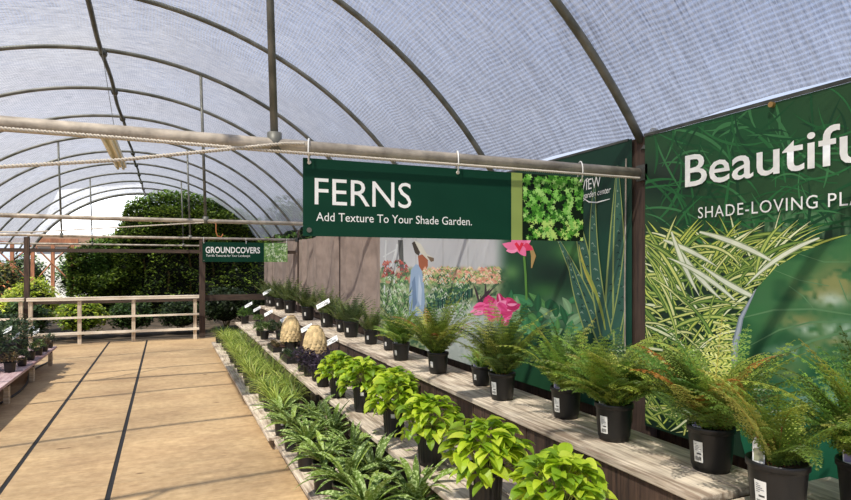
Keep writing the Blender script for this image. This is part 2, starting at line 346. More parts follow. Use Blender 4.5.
# ---------------------------------------------------------------- murals
XW=2.79
def smooth(a,b_,x): t=np.clip((x-a)/(b_-a),0,1); return t*t*(3-2*t)
def grid(pxs,zrow,colf,name,parent,xw=XW):
    """flat printed sheet on the right wall: columns follow pxs, colours from colf(px,py)"""
    Y=np.array([atX(p,265,xw)[0] for p in pxs]); Z=np.array(zrow)
    YY,ZZ=np.meshgrid(Y,Z,indexing='ij'); f=xw*.3971+YY*.9178; r=xw*.9178-YY*.3971
    PX=425.5+600*r/f; PY=265-600*(ZZ-1.6)/f
    cols=np.clip(colf(PX,PY),0,255)/255; lin=np.where(cols<=.04045,cols/12.92,((cols+.055)/1.055)**2.4)
    ny,nz2=YY.shape; idx=np.arange(ny*nz2).reshape(ny,nz2)
    F=np.stack([idx[:-1,:-1],idx[:-1,1:],idx[1:,1:],idx[1:,:-1]],-1).reshape(-1,4)
    V=np.stack([np.full_like(YY,xw),YY,ZZ],-1).reshape(-1,3)
    me=bpy.data.meshes.new(name); me.vertices.add(len(V)); me.vertices.foreach_set('co',V.ravel()); me.loops.add(F.size); me.loops.foreach_set('vertex_index',F.ravel().astype(np.int32)); me.polygons.add(len(F)); me.polygons.foreach_set('loop_start',np.arange(0,F.size,4,dtype=np.int32)); me.polygons.foreach_set('loop_total',np.full(len(F),4,np.int32)); me.update(calc_edges=True)
    a=me.color_attributes.new('Col','FLOAT_COLOR','POINT'); cc=np.ones((len(V),4),np.float32); cc[:,:3]=lin.reshape(-1,3); a.data.foreach_set('color',cc.ravel())
    me.materials.append(PRINT); o=bpy.data.objects.new(name,me); col.objects.link(o); o.parent=parent; return o
class WallPrint:
    """opaque printed shapes on the sheet, each layer a hair above the last"""
    def __init__(s,xw=XW,y0=-.5,y1=2.935): s.b=MB(); s.l=.0006; s.xw=xw; s.y0=y0; s.y1=y1
    def P(s,px,py): y,z=atX(px,py,s.xw); return (s.xw-s.l,min(max(y,s.y0),s.y1),min(max(z,.6),2.412))
    def poly(s,pts,c):
        s.l+=.000003; s.b.add([s.P(*p) for p in pts],[tuple(range(len(pts)))],C(*c))
    def strip(s,pts,w,c,mid=None,mf=.4):
        pts=[np.array(p,float) for p in pts]; n=len(pts); s.l+=.0000032
        def emit(wf,cc):
            v=[]
            for i,p in enumerate(pts):
                t=pts[min(i+1,n-1)]-pts[max(i-1,0)]; t=t/(np.hypot(*t)+1e-9); q=np.array([-t[1],t[0]]); ww=(w[i] if hasattr(w,'__len__') else w*sin(PI*(.12+.86*i/(n-1))))*wf/2
                v.append(s.P(*(p+q*ww))); v.append(s.P(*(p-q*ww)))
            s.b.add(v,[(2*i,2*i+1,2*i+3,2*i+2) for i in range(n-1)],C(*cc))
        emit(1,c)
        if mid: s.l+=.0000016; emit(mf,mid)
def vnoise(px,py,sx,sy,seed=0):
    x=px/sx+seed*17.3; y=py/sy+seed*9.1; xi=np.floor(x); yi=np.floor(y); fx=x-xi; fy=y-yi; fx=fx*fx*(3-2*fx); fy=fy*fy*(3-2*fy)
    h=lambda a,b_: np.modf(np.abs(np.sin(a*127.1+b_*311.7+seed*3.3)*43758.5453))[0]
    return (h(xi,yi)*(1-fx)+h(xi+1,yi)*fx)*(1-fy)+(h(xi,yi+1)*(1-fx)+h(xi+1,yi+1)*fx)*fy
def mixc(a,c,w): return a*(1-w[...,None])+np.array(c,float)*w[...,None]
def blob(px,py,x,y,rx,ry,p=2): return np.exp(-(((px-x)/rx)**2+((py-y)/ry)**2))
def arc(x,y,ang,L_,bend,n=9):
    pts=[(x,y)]; a=ang
    for i in range(n): x+=cos(a)*L_/n; y-=sin(a)*L_/n; pts.append((x,y)); a+=bend/n
    return pts
# mural with the white headline
t2=empty('mural_banner',(0,0,0)); tag(t2,'green mural banner with white headline, striped grass leaves and one huge leaf','banner')
leafout=[(760,505),(742,440),(736,400),(736,372),(737,342),(744,312),(757,289),(776,268),(802,252),(851,234),(930,222),(1020,240),(1090,330),(1100,450),(1000,640),(860,640)]
def inside(px,py,poly):
    r=np.zeros(px.shape,bool); n=len(poly)
    for i in range(n):
        x1,y1=poly[i]; x2,y2=poly[(i+1)%n]
        c=((y1>py)!=(y2>py))&(px<(x2-x1)*(py-y1)/(y2-y1+1e-9)+x1); r^=c
    return r
def cf2(px,py):
    c=np.zeros(px.shape+(3,))+np.array([44,76,48.])
    c=mixc(c,(22,44,34),blob(px,py,665,185,35,22)); c=mixc(c,(60,62,60),.6*blob(px,py,668,170,22,14)); c=mixc(c,(30,84,48),.7*blob(px,py,740,130,70,35))
    c=mixc(c,(36,58,44),smooth(215,240,py)); 
    c=mixc(c,(92,140,96),.75*(vnoise(px,py,4,16,1)>.5)*blob(px,py,800,222,60,16)); c=mixc(c,(150,178,140),.5*(vnoise(px,py,3,9,2)>.62)*blob(px,py,795,228,60,14))
    c=mixc(c,(26,46,34),.6*smooth(250,330,py)); c=mixc(c,(52,52,62),.7*blob(px,py,755,262,22,16))
    return c
rows=list(np.arange(.585,2.421,.0085)); cols=list(range(645,875))+list(range(880,1500,20))
grid(cols,rows,cf2,'printed_sheet',t2)
wp=WallPrint()
for i in range(170):      # dim grass in the upper part
    x=rnd.uniform(648,860); y=rnd.uniform(120,250); a=rnd.uniform(-.3,PI+.3); g_=rnd.choice([(38,92,52),(46,106,60),(30,78,46),(62,118,72),(28,66,42)])
    wp.strip(arc(x,y,a,rnd.uniform(30,80),rnd.uniform(-1.6,1.6)),rnd.uniform(1.5,3.6),g_)
wp.l+=.0001
def blade(bx,by,a,L_,bend,w):
    edge=rnd.choice([(58,92,40),(74,108,48),(88,120,58),(46,78,40)]); mid=rnd.choice([(206,212,120),(220,222,150),(228,232,186),(196,206,98),(178,194,100)])
    if rnd.random()<.3: edge,mid=(70,100,48),rnd.choice([(120,150,70),(150,172,84)])
    wp.strip(arc(bx,by,a,L_,bend),w,edge,mid,.5)
for i in range(430):
    bx=rnd.uniform(640,770); by=rnd.uniform(225,440); k=(bx-700)/60; s=1 if rnd.random()<.5+.4*k else -1
    L_=rnd.uniform(40,95); a=PI/2-s*rnd.uniform(.05,1.35); bend=-s*rnd.uniform(.2,1.7)
    top=by-L_*sin(min(a,PI-a))*.8
    if top<226: by+=226-top
    blade(bx,by,a,L_,bend,rnd.uniform(2.6,5.4))
for (x,y,a,L_,bd,w) in ((664,240,-.35+PI*0,60,-.25,6),(700,232,-.25,90,-.35,7),(680,250,-1.0,66,.3,7),(762,300,2.75,70,-.3,7),(820,238,3.5,90,.5,6),(672,232,-1.25,70,.2,6),(735,300,2.4,80,.4,6)):
    wp.strip(arc(x,y,a,L_,bd),w,(150,166,120),(226,230,206),.6)
wp.b.build('printed_grass_leaves',PRINT,t2)
def leafc(px,py):
    c=np.zeros(px.shape+(3,))+np.array([66,112,70.])
    n1=vnoise(px,py,16,9,5); n2=vnoise(px,py,5,4,6)
    c=mixc(c,(54,112,62),.5*n1); c=mixc(c,(28,74,46),.6*smooth(.5,.9,vnoise(px,py,22,14,8)))
    tan=(blob(px,py,820,290,26,12)+blob(px,py,800,322,22,9)+blob(px,py,838,282,20,20)+.8*blob(px,py,790,375,18,10)+blob(px,py,835,345,22,12))
    c=mixc(c,(150,146,92),np.clip(tan,0,1)*.85*smooth(.2,.6,n1*.6+n2*.4))
    wt=(blob(px,py,832,300,16,7)+blob(px,py,812,330,14,6)+blob(px,py,842,330,14,8)+.8*blob(px,py,790,352,20,7)+.9*blob(px,py,830,400,26,16)+.6*blob(px,py,800,400,20,12))
    c=mixc(c,(186,204,186),np.clip(wt,0,1)*.9*smooth(.2,.65,n2*.5+vnoise(px,py,9,6,9)*.5))
    c=mixc(c,(16,92,78),.55*smooth(360,400,py)*(1-.6*np.clip(wt,0,1)))
    return c
# the big leaf: fan grid inside the outline
def leaf_mesh():
    ys_=np.linspace(222,640,210); rowsv=[]; V=[];F=[];Cc=[]
    prev=None; NX=120
    for y in ys_:
        xs=[]
        for i in range(len(leafout)):
            x1,y1=leafout[i]; x2,y2=leafout[(i+1)%len(leafout)]
            if (y1>y)!=(y2>y): xs.append(x1+(x2-x1)*(y-y1)/(y2-y1))
        if len(xs)<2: continue
        xs.sort(); lo,hi=xs[0],xs[-1]; px=lo+(hi-lo)*np.linspace(0,1,NX)**1.6; py=np.full(NX,y); c=leafc(px,py)/255
        o=len(V)
        for q in range(NX):
            Y,Z=atX(px[q],y,XW); V.append((XW-.028,Y*(1),Z)); Cc.append([((v+.055)/1.055)**2.4 if v>.04 else v/12.92 for v in c[q]])
        if prev is not None:
            for q in range(NX-1): F.append((prev+q,prev+q+1,o+q+1,o+q))
        prev=o
    me=bpy.data.meshes.new('printed_leaf'); me.from_pydata([(XW-.0062,v[1],v[2]) for v in V],[],F); a=me.color_attributes.new('Col','FLOAT_COLOR','POINT')
    a.data.foreach_set('color',np.concatenate([np.array(Cc),np.ones((len(Cc),1))],1).astype(np.float32).ravel()); me.materials.append(PRINT)
    o=bpy.data.objects.new('printed_leaf',me); col.objects.link(o); o.parent=t2
    return o
leaf_mesh()
vp=WallPrint(); vp.l=.0066
vn=(96,136,92)
for pts,w in (([(739,372),(775,356),(815,340),(860,328),(930,316)],2.6),([(742,318),(775,310),(815,309),(860,316)],1.8),([(752,345),(780,330),(812,322),(860,322)],1.6),([(815,309),(804,296),(790,286)],1.2),([(860,316),(848,300),(840,280)],1.4),([(760,398),(795,384),(830,376),(870,372)],2.2),([(737,384),(760,366),(790,345)],1.4),([(790,384),(775,372),(768,360)],1.0),([(775,270),(800,280),(830,286)],1.0),([(800,254),(825,262),(851,262)],1.0)):
    vp.strip(pts,[w*.5]+[w]*(len(pts)-2)+[w*.7],vn)
vp.strip([(757,289),(742,318),(736,345),(735,372),(737,395)],[1,5,7,6,2],(128,140,148),(168,176,186),.5)
vp.b.build('printed_leaf_veins',PRINT,t2)
y0,z0=atX(686,187,XW); y1=atX(841,180,XW)[0]
text('headline_lettering','Beautiful',LET,t2,(XW-.0065,y0,z0),(0,-1,0),(0,0,1),.180,y0-y1,fit='Beautif',bold=.009)
y0,z0=atX(699,218.5,XW); y1=atX(849,202,XW)[0]
text('small_lettering','SHADE-LOVING PLANTS',LET,t2,(XW-.0065,y0,z0),(0,-1,0),(0,0,1),.062,y0-y1,fit='SHADE-LOVING PL',space=1.12)
y,z=atX(774,105,XW); b=MB(); b.tube([(XW-.026+.0,y,z),(XW-.006,y,z)],.014,14); b.build('grommet',mat('brass',C(176,140,84),.4,metal=.6),t2)
b=MB(); b.box(XW-.006,XW+.006,-.6,2.945,2.415,2.432); b.build('top_hem',STEEL_D,t2)
# garden mural
t1=empty('mural_banner',(0,0,0)); tag(t1,'long garden mural banner with gardener in hat, pink flowers and sword-shaped leaves','banner')
def cf1(px,py):
    c=np.zeros(px.shape+(3,))+np.array([186,188,190.])
    c=mixc(c,(150,152,152),.6*((px.astype(int)%26)<1)); c=mixc(c,(205,206,208),.5*vnoise(px,py,30,40,1))
    f=smooth(268,276,py+6*vnoise(px,py,6,6,2))
    fl=np.zeros(px.shape+(3,))+np.array([120,140,100.]); n1=vnoise(px,py,3,3,3); n2=vnoise(px,py,2.5,2.5,4)
    fl=mixc(fl,(176,184,140),(n1>.55)*.8); fl=mixc(fl,(212,150,128),((n2>.6)&(py<283))*.7); fl=mixc(fl,(48,84,60),(n2<.3)*.7)
    fl=mixc(fl,(190,196,196),.8*smooth(288,300,py-.25*(px-430))*(px>425)); fl=mixc(fl,(36,78,62),.8*((py>285-.3*(px-440)+6)&(py<300-.3*(px-440)+6)&(px>426)&(px<470)))
    c=mixc(c,(0,0,0),f*0)+0; c=c*(1-f[...,None])+fl*f[...,None]
    g=smooth(492,512,px)
    gr=np.zeros(px.shape+(3,))+np.array([34,74,48.]); gr=mixc(gr,(20,46,34),blob(px,py,550,275,26,18)); gr=mixc(gr,(92,150,72),.7*blob(px,py,572,252,16,9)); gr=mixc(gr,(70,130,60),.6*blob(px,py,545,292,14,9)); gr=mixc(gr,(60,124,60),.8*blob(px,py,590,310,14,20)); gr=mixc(gr,(150,176,140),.7*blob(px,py,560,312,22,14)); gr=mixc(gr,(120,170,96),.6*blob(px,py,512,272,8,8)); gr=mixc(gr,(40,110,70),.5*blob(px,py,515,320,18,20))
    gr=mixc(gr,(24,66,52),.9*smooth(575,595,px)); gr=mixc(gr,(24,58,44),smooth(240,215,py)*.9)
    c=c*(1-g[...,None])+gr*g[...,None]
    return c
grid(list(range(380,633)),list(np.arange(.60,2.425,.012)),cf1,'printed_sheet',t1)
m1=WallPrint(y0=3.12,y1=8.07)
# greenhouse frame, gardener
for p in (((384,305),(386,240)),((390,270),(398,244)),((394,285),(397,244)),((383,257),(397,249))): m1.strip(p,[1.4,1.4],(210,214,214))
m1.poly([(398,240),(403,240),(404,268),(400,272)],(90,92,90))
m1.poly([(411,270),(416,264),(421,266),(424,282),(425,303),(423,316),(409,316),(409,296)],(148,170,196)); m1.poly([(412,282),(415,276),(417,303),(413,310)],(110,134,164)); m1.poly([(419,274),(422,290),(421,308),(418,300)],(184,200,216))
m1.poly([(418,256),(423,254),(428,258),(428,266),(425,272),(422,271),(419,266)],(160,94,66)); m1.poly([(412,243),(415,241),(421,249),(419,256),(415,253)],(66,58,50))
m1.poly([(414,240),(421,244),(427,254),(434,258),(433,262),(428,260),(420,252)],(206,204,190)); m1.poly([(427,256),(434,258),(434,261),(431,262)],(120,100,80))
for i in range(40): m1.strip(arc(rnd.uniform(382,410),rnd.uniform(300,316),PI/2+rnd.uniform(-.5,.5),rnd.uniform(8,20),rnd.uniform(-1,1),5),1.4,rnd.choice([(70,110,60),(140,160,120),(50,84,50),(176,184,150)]))
for i in range(10): m1.strip(arc(rnd.uniform(478,484),rnd.uniform(300,312),PI/2+rnd.uniform(-1,.6),rnd.uniform(10,22),rnd.uniform(-.6,.6),5),2.2,(64,48,56))
for i in range(420):
    x=rnd.uniform(424,500); y=rnd.uniform(268,284); m1.strip([(x-1.6,y),(x,y-1.4),(x+1.6,y+.4)],[.6,2.2,.6],rnd.choice([(224,168,140),(236,190,160),(212,140,120),(226,214,180),(190,190,130),(140,160,96)]))
for i in range(520):
    x=rnd.uniform(383,470); y=rnd.uniform(276,318)
    if 408<x<426: continue
    m1.strip([(x-1.6,y),(x,y-2.2),(x+1.4,y+.6)],[.6,2.0,.6],rnd.choice([(120,160,100),(176,196,160),(206,214,196),(84,130,80),(60,100,66),(150,184,120)]))
for i in range(60):
    x=rnd.uniform(383,408); y=rnd.uniform(262,280); m1.strip([(x-1.5,y),(x,y-2),(x+1.5,y)],[.6,2,.6],rnd.choice([(176,84,80),(120,90,84),(200,120,104),(80,110,76)]))
for i in range(22):
    x=428+i*2.1; y=302-i*.75; m1.strip([(x,y+2),(x,y+11)],[1.9,1.5],(30,66,58) if i%2 else (52,96,80))
m1.b.build('printed_gardener_scene',PRINT,t1); lk=m1.l; m1=WallPrint(y0=3.12,y1=8.07); m1.l=lk
# green leaves and pink flowers
for i in range(46):
    x=rnd.uniform(500,572); y=rnd.uniform(304,336); c=rnd.choice([(48,106,66),(66,128,82),(96,146,104),(128,162,120),(40,92,58),(84,134,74)])
    m1.strip(arc(x,y,PI/2+rnd.uniform(-1.1,1.1),rnd.uniform(10,26),rnd.uniform(-1,1),6),rnd.uniform(5,10),c,tuple(min(255,int(v*1.12)) for v in c),.3)
m1.strip([(524,250),(526,275),(527,300)],[2.2,2.2,2.2],(92,140,60)); m1.strip([(531,246),(534,256),(532,268)],[3,5,1],(176,146,92))
for i in range(44):
    a=rnd.uniform(0,2*PI); r_=rnd.uniform(0,11); x=496+r_*cos(a)*1.15; y=308+r_*sin(a)*1.9
    m1.strip(arc(x,y,a,rnd.uniform(9,15),rnd.uniform(-.8,.8),6),rnd.uniform(6,10),rnd.choice([(226,76,138),(238,104,158),(206,56,112),(244,140,180),(190,40,96)]),rnd.choice([(244,150,188),(214,64,120)]),.3)
for i in range(12):
    a=rnd.uniform(0,2*PI); m1.strip(arc(519,246,a,rnd.uniform(9,17),rnd.uniform(-.8,.8),6),8,rnd.choice([(238,120,164),(246,150,186),(222,60,100)]))
m1.strip([(516,243),(520,249),(523,243)],[3,6,3],(226,40,70))
m1.b.build('printed_flowers',PRINT,t1); lk=m1.l; m1=WallPrint(y0=3.12,y1=8.07); m1.l=lk
# sword leaves
sl_=[((598,332),1.72,145,.10,11),((612,340),1.52,175,.04,13),((604,340),1.95,118,.10,10),((622,345),1.60,180,-.02,12),((629,345),1.50,130,.08,9),((590,330),1.9,80,-.1,8),((616,330),1.35,150,.3,8),((607,335),1.8,160,-.35,9)]
for (x,y),a,L_,bd,w in sl_:
    pts=arc(x,y,a,L_,bd,14); n=len(pts); ww=[w*(1-(i/(n-1))**2.2)+.4 for i in range(n)]
    m1.strip(pts,[q*1.35 for q in ww],(150,166,96),(58,98,82),.78)
    for j in range(2,n-1):
        for q in range(2):
            x0,y0=pts[j]; dx=rnd.uniform(-.28,.28)*ww[j]; dy=rnd.uniform(-5,5)
            m1.strip([(x0+dx-ww[j]*.18,y0+dy),(x0+dx,y0+dy-1.2),(x0+dx+ww[j]*.18,y0+dy+.5)],[.5,1.4,.5],rnd.choice([(120,150,128),(140,164,144),(30,60,52),(24,52,46)]))
m1.strip(arc(600,300,2.1,60,-.4,8),3,(186,180,84)); m1.strip(arc(606,330,1.75,80,.4,8),3,(150,162,74))
m1.b.build('printed_sword_leaves',PRINT,t1)
m1=WallPrint(y0=3.12,y1=8.07); m1.l=.010
for p,w in (([(584,198),(590,202),(598,202.5),(611,199)],[.4,1.2,1.2,.7]),([(587,180),(588.5,178.3),(590,180),(588.5,181.6),(587,180)],[.7]*5)): m1.strip(p,w,(236,238,236))
m1.b.build('logo_swoosh',PRINT,t1)
y0,z0=atX(582,191.5,XW); y1=atX(602,191,XW)[0]
text('logo_lettering','VIEW',LET,t1,(XW-.0105,y0,z0),(0,-1,.05),(0,0,1),.075,y0-y1,bold=.0)
y0,z0=atX(584,199,XW); y1=atX(612,197,XW)[0]
text('logo_small_lettering','garden center',LET,t1,(XW-.0105,y0,z0),(0,-1,.05),(0,0,1),.042,y0-y1,shear=.25)
b=MB(); b.box(XW-.004,XW+.006,3.09,8.1,2.415,2.43); b.build('top_hem',STEEL_D,t1)
b=MB(); b.tube([(XW-.01,3.105,.62),(XW-.012,3.11,1.4),(XW-.01,3.1,2.3)],.005,6); b.build('side_cord',STEEL_L,t1)
# ---------------------------------------------------------------- hanging signs
GREEN=mat('dark_green_vinyl',C(14,58,42),.6,spec=.12)
OLIVE=mat('olive_vinyl',C(140,158,82),.5)
def hang_sign(Y,x0,x1,z0,z1,xs0,xs1,label,head,hx0,hx1,hz,hc,sub,sx0,sx1,sz,scp,bright):
    t=empty('hanging_sign',((x0+x1)/2,Y,z1)); tag(t,label,'sign'); ox,oy,oz=t.location
    def loc(x,y,z): return (x-ox,y-oy,z-oz)
    b=MB(); b.box(x0-ox,xs0-ox,-.004,.004,z0-oz,z1-oz); b.build('green_panel',GREEN,t)
    if xs1>xs0: b=MB(); b.box(xs0-ox,xs1-ox,-.004,.004,z0-oz,z1-oz); b.build('stripe',OLIVE,t)
    b=MB(); b.box(xs1-ox,x1-ox,-.004,.004,z0-oz,z1-oz,C(14,30,16) if bright else C(110,150,84)); l_=.0045
    w=x1-xs1; h=z1-z0; nlf=620 if bright else 260
    for i in range(nlf):
        l_+=.000006; cx=rnd.uniform(.02,.98); cz=rnd.uniform(.02,.98); s=rnd.uniform(.012,.026)*(1 if bright else 1.6)
        if bright and vnoise(np.array(cx*10),np.array(cz*10),1.4,1.4,3)<.3: continue
        if bright: cl=rnd.choice([(58,118,36),(84,150,50),(112,178,70),(140,200,96),(40,92,30),(168,214,120)]); 
        else: cl=rnd.choice([(190,214,160),(150,184,110),(214,228,196),(84,124,70),(120,160,92)])
        if bright and cz<.3 and rnd.random()<.4: cl=(190,222,120)
        a0_=rnd.uniform(0,6.3); ps=[]
        m_=5
        for q in range(2*m_):
            rr=s*(1 if q%2 else .45); a=a0_+PI*q/m_; ps.append((min(max(xs1+cx*w+rr*cos(a),xs1),x1)-ox,-l_,min(max(z0+cz*h+rr*sin(a),z0),z1)-oz))
        ps=[(p[0],p[1],p[2]) for p in ps]; cc=((xs1+cx*w)-ox,-l_,(z0+cz*h)-oz)
        b.add([cc]+ps,[(0,1+q,1+(q+1)%(2*m_)) for q in range(2*m_)],C(*cl))
    b.build('leaf_photograph',PRINT,t)
    text('headline_lettering',head,LET,t,loc(hx0,Y-.0045,hz),(1,0,0),(0,0,1),hc,hx1-hx0,bold=0 if bright else .02)
    text('small_lettering',sub,LET,t,loc(sx0,Y-.0045,sz),(1,0,0),(0,0,1),scp,sx1-sx0)
    for x in (x0+.03,(x0+x1)/2+.0,x1-.02):
        b=MB(); zz=cpz-z1; pts=[(x-ox+.012*sin(a),.040*sin(a),.035+.062*cos(a)) for a in np.linspace(0,2*PI,17)]
        b.tube(pts,.0045,5,cap=False); b.tube([(x-ox,-.01,-.022),(x-ox,-.003,-.022)],.010,10); b.build('hanging_loop',WHITE,t,smooth=True)
    b=MB(); b.tube([(x0+.03-ox,-.009,z0+.03-oz),(x0+.03-ox,-.003,z0+.03-oz)],.013,10); b.build('grommet',STEEL,t)
YS=2.99
fx=lambda px,py=265:atY(px,py,YS)[0]
hang_sign(YS,fx(303),fx(583),1.745,2.135,fx(511),fx(522),'large dark green hanging sign reading FERNS with leafy picture panel','FERNS',fx(314.5),fx(411),1.905,.132,'Add Texture To Your Shade Garden.',fx(316),fx(471.5),1.822,.043,True)
YG=14.13; fx=lambda px:atY(px,265,YG)[0]
hang_sign(YG,fx(202.5),fx(287.5),1.67,2.11,fx(264),fx(264),'small distant green hanging sign reading GROUNDCOVERS','GROUNDCOVERS',fx(205.5),fx(260),1.87,.135,'Terrific Textures for Your Landscape',fx(206),fx(250),1.785,.05,False)
# ---------------------------------------------------------------- benches
def bench(x0,x1,y0,y1,z,label,nb=2,riser=0,group='tiered plank benches',edge=None,name='display_bench',wm=None):
    t=empty(name,((x0+x1)/2,(y0+y1)/2,0)); tag(t,label,'bench',group); ox,oy,_=t.location
    w=(x1-x0)/nb
    for i in range(nb):
        b=MB(); xa=x0+w*i+.004-ox; xb=x0+w*(i+1)-.004-ox; o1=rnd.uniform(-.015,.015); o2=rnd.uniform(-.015,.015)
        b.box(xa,xb,y0-oy+o1,y1-oy+o2,z-.034-.02*(z<.2)*0,z+rnd.uniform(-.002,.002)*0)
        o=b.build('plank',wm or W_new,t); o.location=(0,0,0)
        md=o.modifiers.new('bevel','BEVEL'); md.width=.005; md.segments=2
    ln=y1-y0; n=max(2,int(ln/1.4)+1)
    for i in range(n):
        yy=y0+.08+(ln-.16)*i/(n-1)-oy
        b=MB(); b.box(x0+.06-ox,x1-.06-ox,yy-.02,yy+.02,z-.10 if z>.2 else .02,z-.035); b.build('bearer',W_darkx,t)
        for xx in (x0+.07,x1-.11):
            b=MB(); b.box(xx-ox,xx+.05-ox,yy-.045,yy+.045,0 if z<.2 else -.06,z-.10 if z>.2 else .086); b.build('leg',W_newx if z<.5 else W_post,t)
    if riser:
        y=y0+.02
        while y<y1-.1:
            ww=min(rnd.uniform(.5,.62),y1-y-.02); b=MB(); b.box(x0+.02-ox,x0+.04-ox,y-oy,y+ww-.012-oy,riser,z-.036); b.build('riser_board',W_dark,t); y+=ww
    return t
bench(1.79,2.22,1.61,5.0,.75,'upper tier plank bench in front of the striped grass mural, carrying large ferns',riser=.34)
bench(1.80,2.22,5.02,8.9,.75,'upper tier plank bench in the middle of the row',riser=.34)
bench(1.78,2.20,8.92,12.9,.75,'upper tier plank bench at the far end by the tan curtain',riser=.34)
bench(1.78,2.5,.2,1.59,.735,'near corner bench of the upper tier at the lower right of the view',riser=.34)
bench(1.28,1.74,.9,3.05,.45,'middle tier plank bench nearest the camera',nb=3)
bench(1.275,1.74,3.07,5.5,.45,'middle tier plank bench under the row of lime leaved plants',nb=3)
bench(1.28,1.74,5.55,9.0,.42,'middle tier plank bench under the woven cones',nb=3)
bench(1.27,1.74,9.05,12.6,.45,'farthest middle tier plank bench',nb=3)
bench(.84,1.24,2.6,5.2,.12,'low plank bench under the mottled strap leaf plants',nb=2)
bench(.80,1.24,5.25,12.2,.12,'long low plank bench under the grass plants',nb=2)
TABLE=mat('magenta_plank',C(190,168,166),.8,'wood',C(146,112,116),3)
bench(-3.2,-1.60,2.5,11.2,.30,'left display table with faded pinkish planks beside the aisle',nb=6,group='side table',name='display_table',wm=TABLE)
# hose
b=MB(); hp=[at(52,358,.0)+(.014,),at(48,363,.0)+(.014,),at(38,368,0)+(.014,),at(30,374,0)+(.014,),at(27,384,0)+(.014,),at(20,392,0)+(.014,),at(8,400,0)+(.014,),at(-14,412,0)+(.014,)]
def smoothpts(p,n=8):
    p=[Vector(q) for q in p]; out=[]
    for i in range(len(p)-1):
        a=p[max(i-1,0)];b_=p[i];c=p[i+1];d=p[min(i+2,len(p)-1)]
        for j in range(n):
            t=j/n; out.append(.5*((2*b_)+(c-a)*t+(2*a-5*b_+4*c-d)*t*t+(3*b_-a-3*c+d)*t**3))
    out.append(p[-1]); return out
b.tube(smoothpts(hp),.014,8); b.tube(smoothpts([at(50,352,0)+(.014,),at(36,360,0)+(.014,),at(24,372,0)+(.014,),at(0,386,0)+(.014,),at(-20,396,0)+(.014,)]),.014,8)
tag(b.build('garden_hose',mat('black_rubber',C(26,26,28),.45),smooth=True),'black garden hose looping on the floor beside the left table','hose')
# ---------------------------------------------------------------- plant geometry
def leaf(mb,base,az,pitch,L_,w,curl,fold=.25,c=(.2,.4,.1),shape='ovate',n=6,c2=None,twist=0):
    x,y,z=base; p=pitch; vs=[]; d=L_/n
    for i in range(n+1):
        s=i/n
        if shape=='ovate': ww=w*(sin(PI*min(1,s**.62)))**.8 if 0<s<1 else 0
        elif shape=='lance': ww=w*(.35+.65*sin(PI*min(1,s*.9+.05))) * (1 if s<.75 else (1-s)/.25*.9+.02)
        elif shape=='blade': ww=w*(1-s**3)*(.7+.3*sin(PI*s))
        else: ww=w*math.sqrt(max(0,1-(2*s-1)**2))
        q=az+PI/2; sx_=cos(q)*cos(twist); sy_=sin(q)*cos(twist); sz=sin(twist)
        h=fold*ww
        vs+= [(x-sx_*ww/2-cos(az)*sin(p)*h,y-sy_*ww/2-sin(az)*sin(p)*h,z-sz*ww/2+cos(p)*h),(x,y,z),(x+sx_*ww/2-cos(az)*sin(p)*h,y+sy_*ww/2-sin(az)*sin(p)*h,z+sz*ww/2+cos(p)*h)]
        x+=cos(az)*cos(p)*d; y+=sin(az)*cos(p)*d; z+=sin(p)*d; p-=curl/n
    A=[];B=[]
    for i in range(n): A.append((3*i,3*i+1,3*i+4,3*i+3)); B.append((3*i+1,3*i+2,3*i+5,3*i+4))
    mb.add(vs,A,c); mb.v=mb.v; o=len(mb.v)-len(vs)
    for f in B: mb.f.append(tuple(i+o for i in f)); mb.c.append(c2 or c)
def jit(c,r,k=.25):
    s=1+r.uniform(-k,k); return tuple(v*s for v in c)
def frond(mb,base,az,e0,L_,W,droop,c,r,n=16,m=6,sway=0):
    x,y,z=base; p=e0; pts=[]; d=L_/n; a=az
    for i in range(n+1):
        pts.append((x,y,z,p,a)); x+=cos(a)*cos(p)*d; y+=sin(a)*cos(p)*d; z+=sin(p)*d; p-=droop/n*(.4+1.2*i/n); a+=sway/n
    mb.tube([q[:3] for q in pts],[.0026*(1-.7*i/n) for i in range(n+1)],4,tuple(v*f for v,f in zip(c,(1.0,.8,.7))),cap=False)
    for i in range(2 if L_>.2 else 1,n+1):
        s=i/n; x,y,z,p,a=pts[i]; pl=W*(min(1,(s+.12)*2.4))*(1-s)**.62+.006
        T=Vector((cos(a)*cos(p),sin(a)*cos(p),sin(p))); S0=Vector((-sin(a),cos(a),0)); Nn=S0.cross(T)*-1
        for sd in (-1,1):
            D=(S0*sd*.86+T*.42-Vector((0,0,.18+.2*r.random()))+Nn*r.uniform(-.1,.1)).normalized(); Sd=(T-D*T.dot(D)).normalized(); cc=jit(c,r,.22)
            mm=max(2,int(m*pl/W+.5)); B=Vector((x,y,z)); vs=[];fs=[]
            for j in range(mm):
                u=(j+.25)/mm; q=B+D*pl*u; sl=pl*.33*(1-u)**.7+.004; sw=pl/mm*.72
                for s2 in (-1,1):
                    e=q+(Sd*s2+D*.5).normalized()*sl; k=len(vs); vs+=[tuple(q-D*sw*.5),tuple((q+e)*.5-D*sw*.45+Nn*.002),tuple(e),tuple((q+e)*.5+D*sw*.5+Nn*.002)]; fs.append((k,k+1,k+2,k+3))
            k=len(vs); vs+=[tuple(B),tuple(B+D*pl*.5+Sd*.0025),tuple(B+D*pl),tuple(B+D*pl*.5-Sd*.0025)]; fs.append((k,k+1,k+2,k+3))
            mb.add(vs,fs,cc)
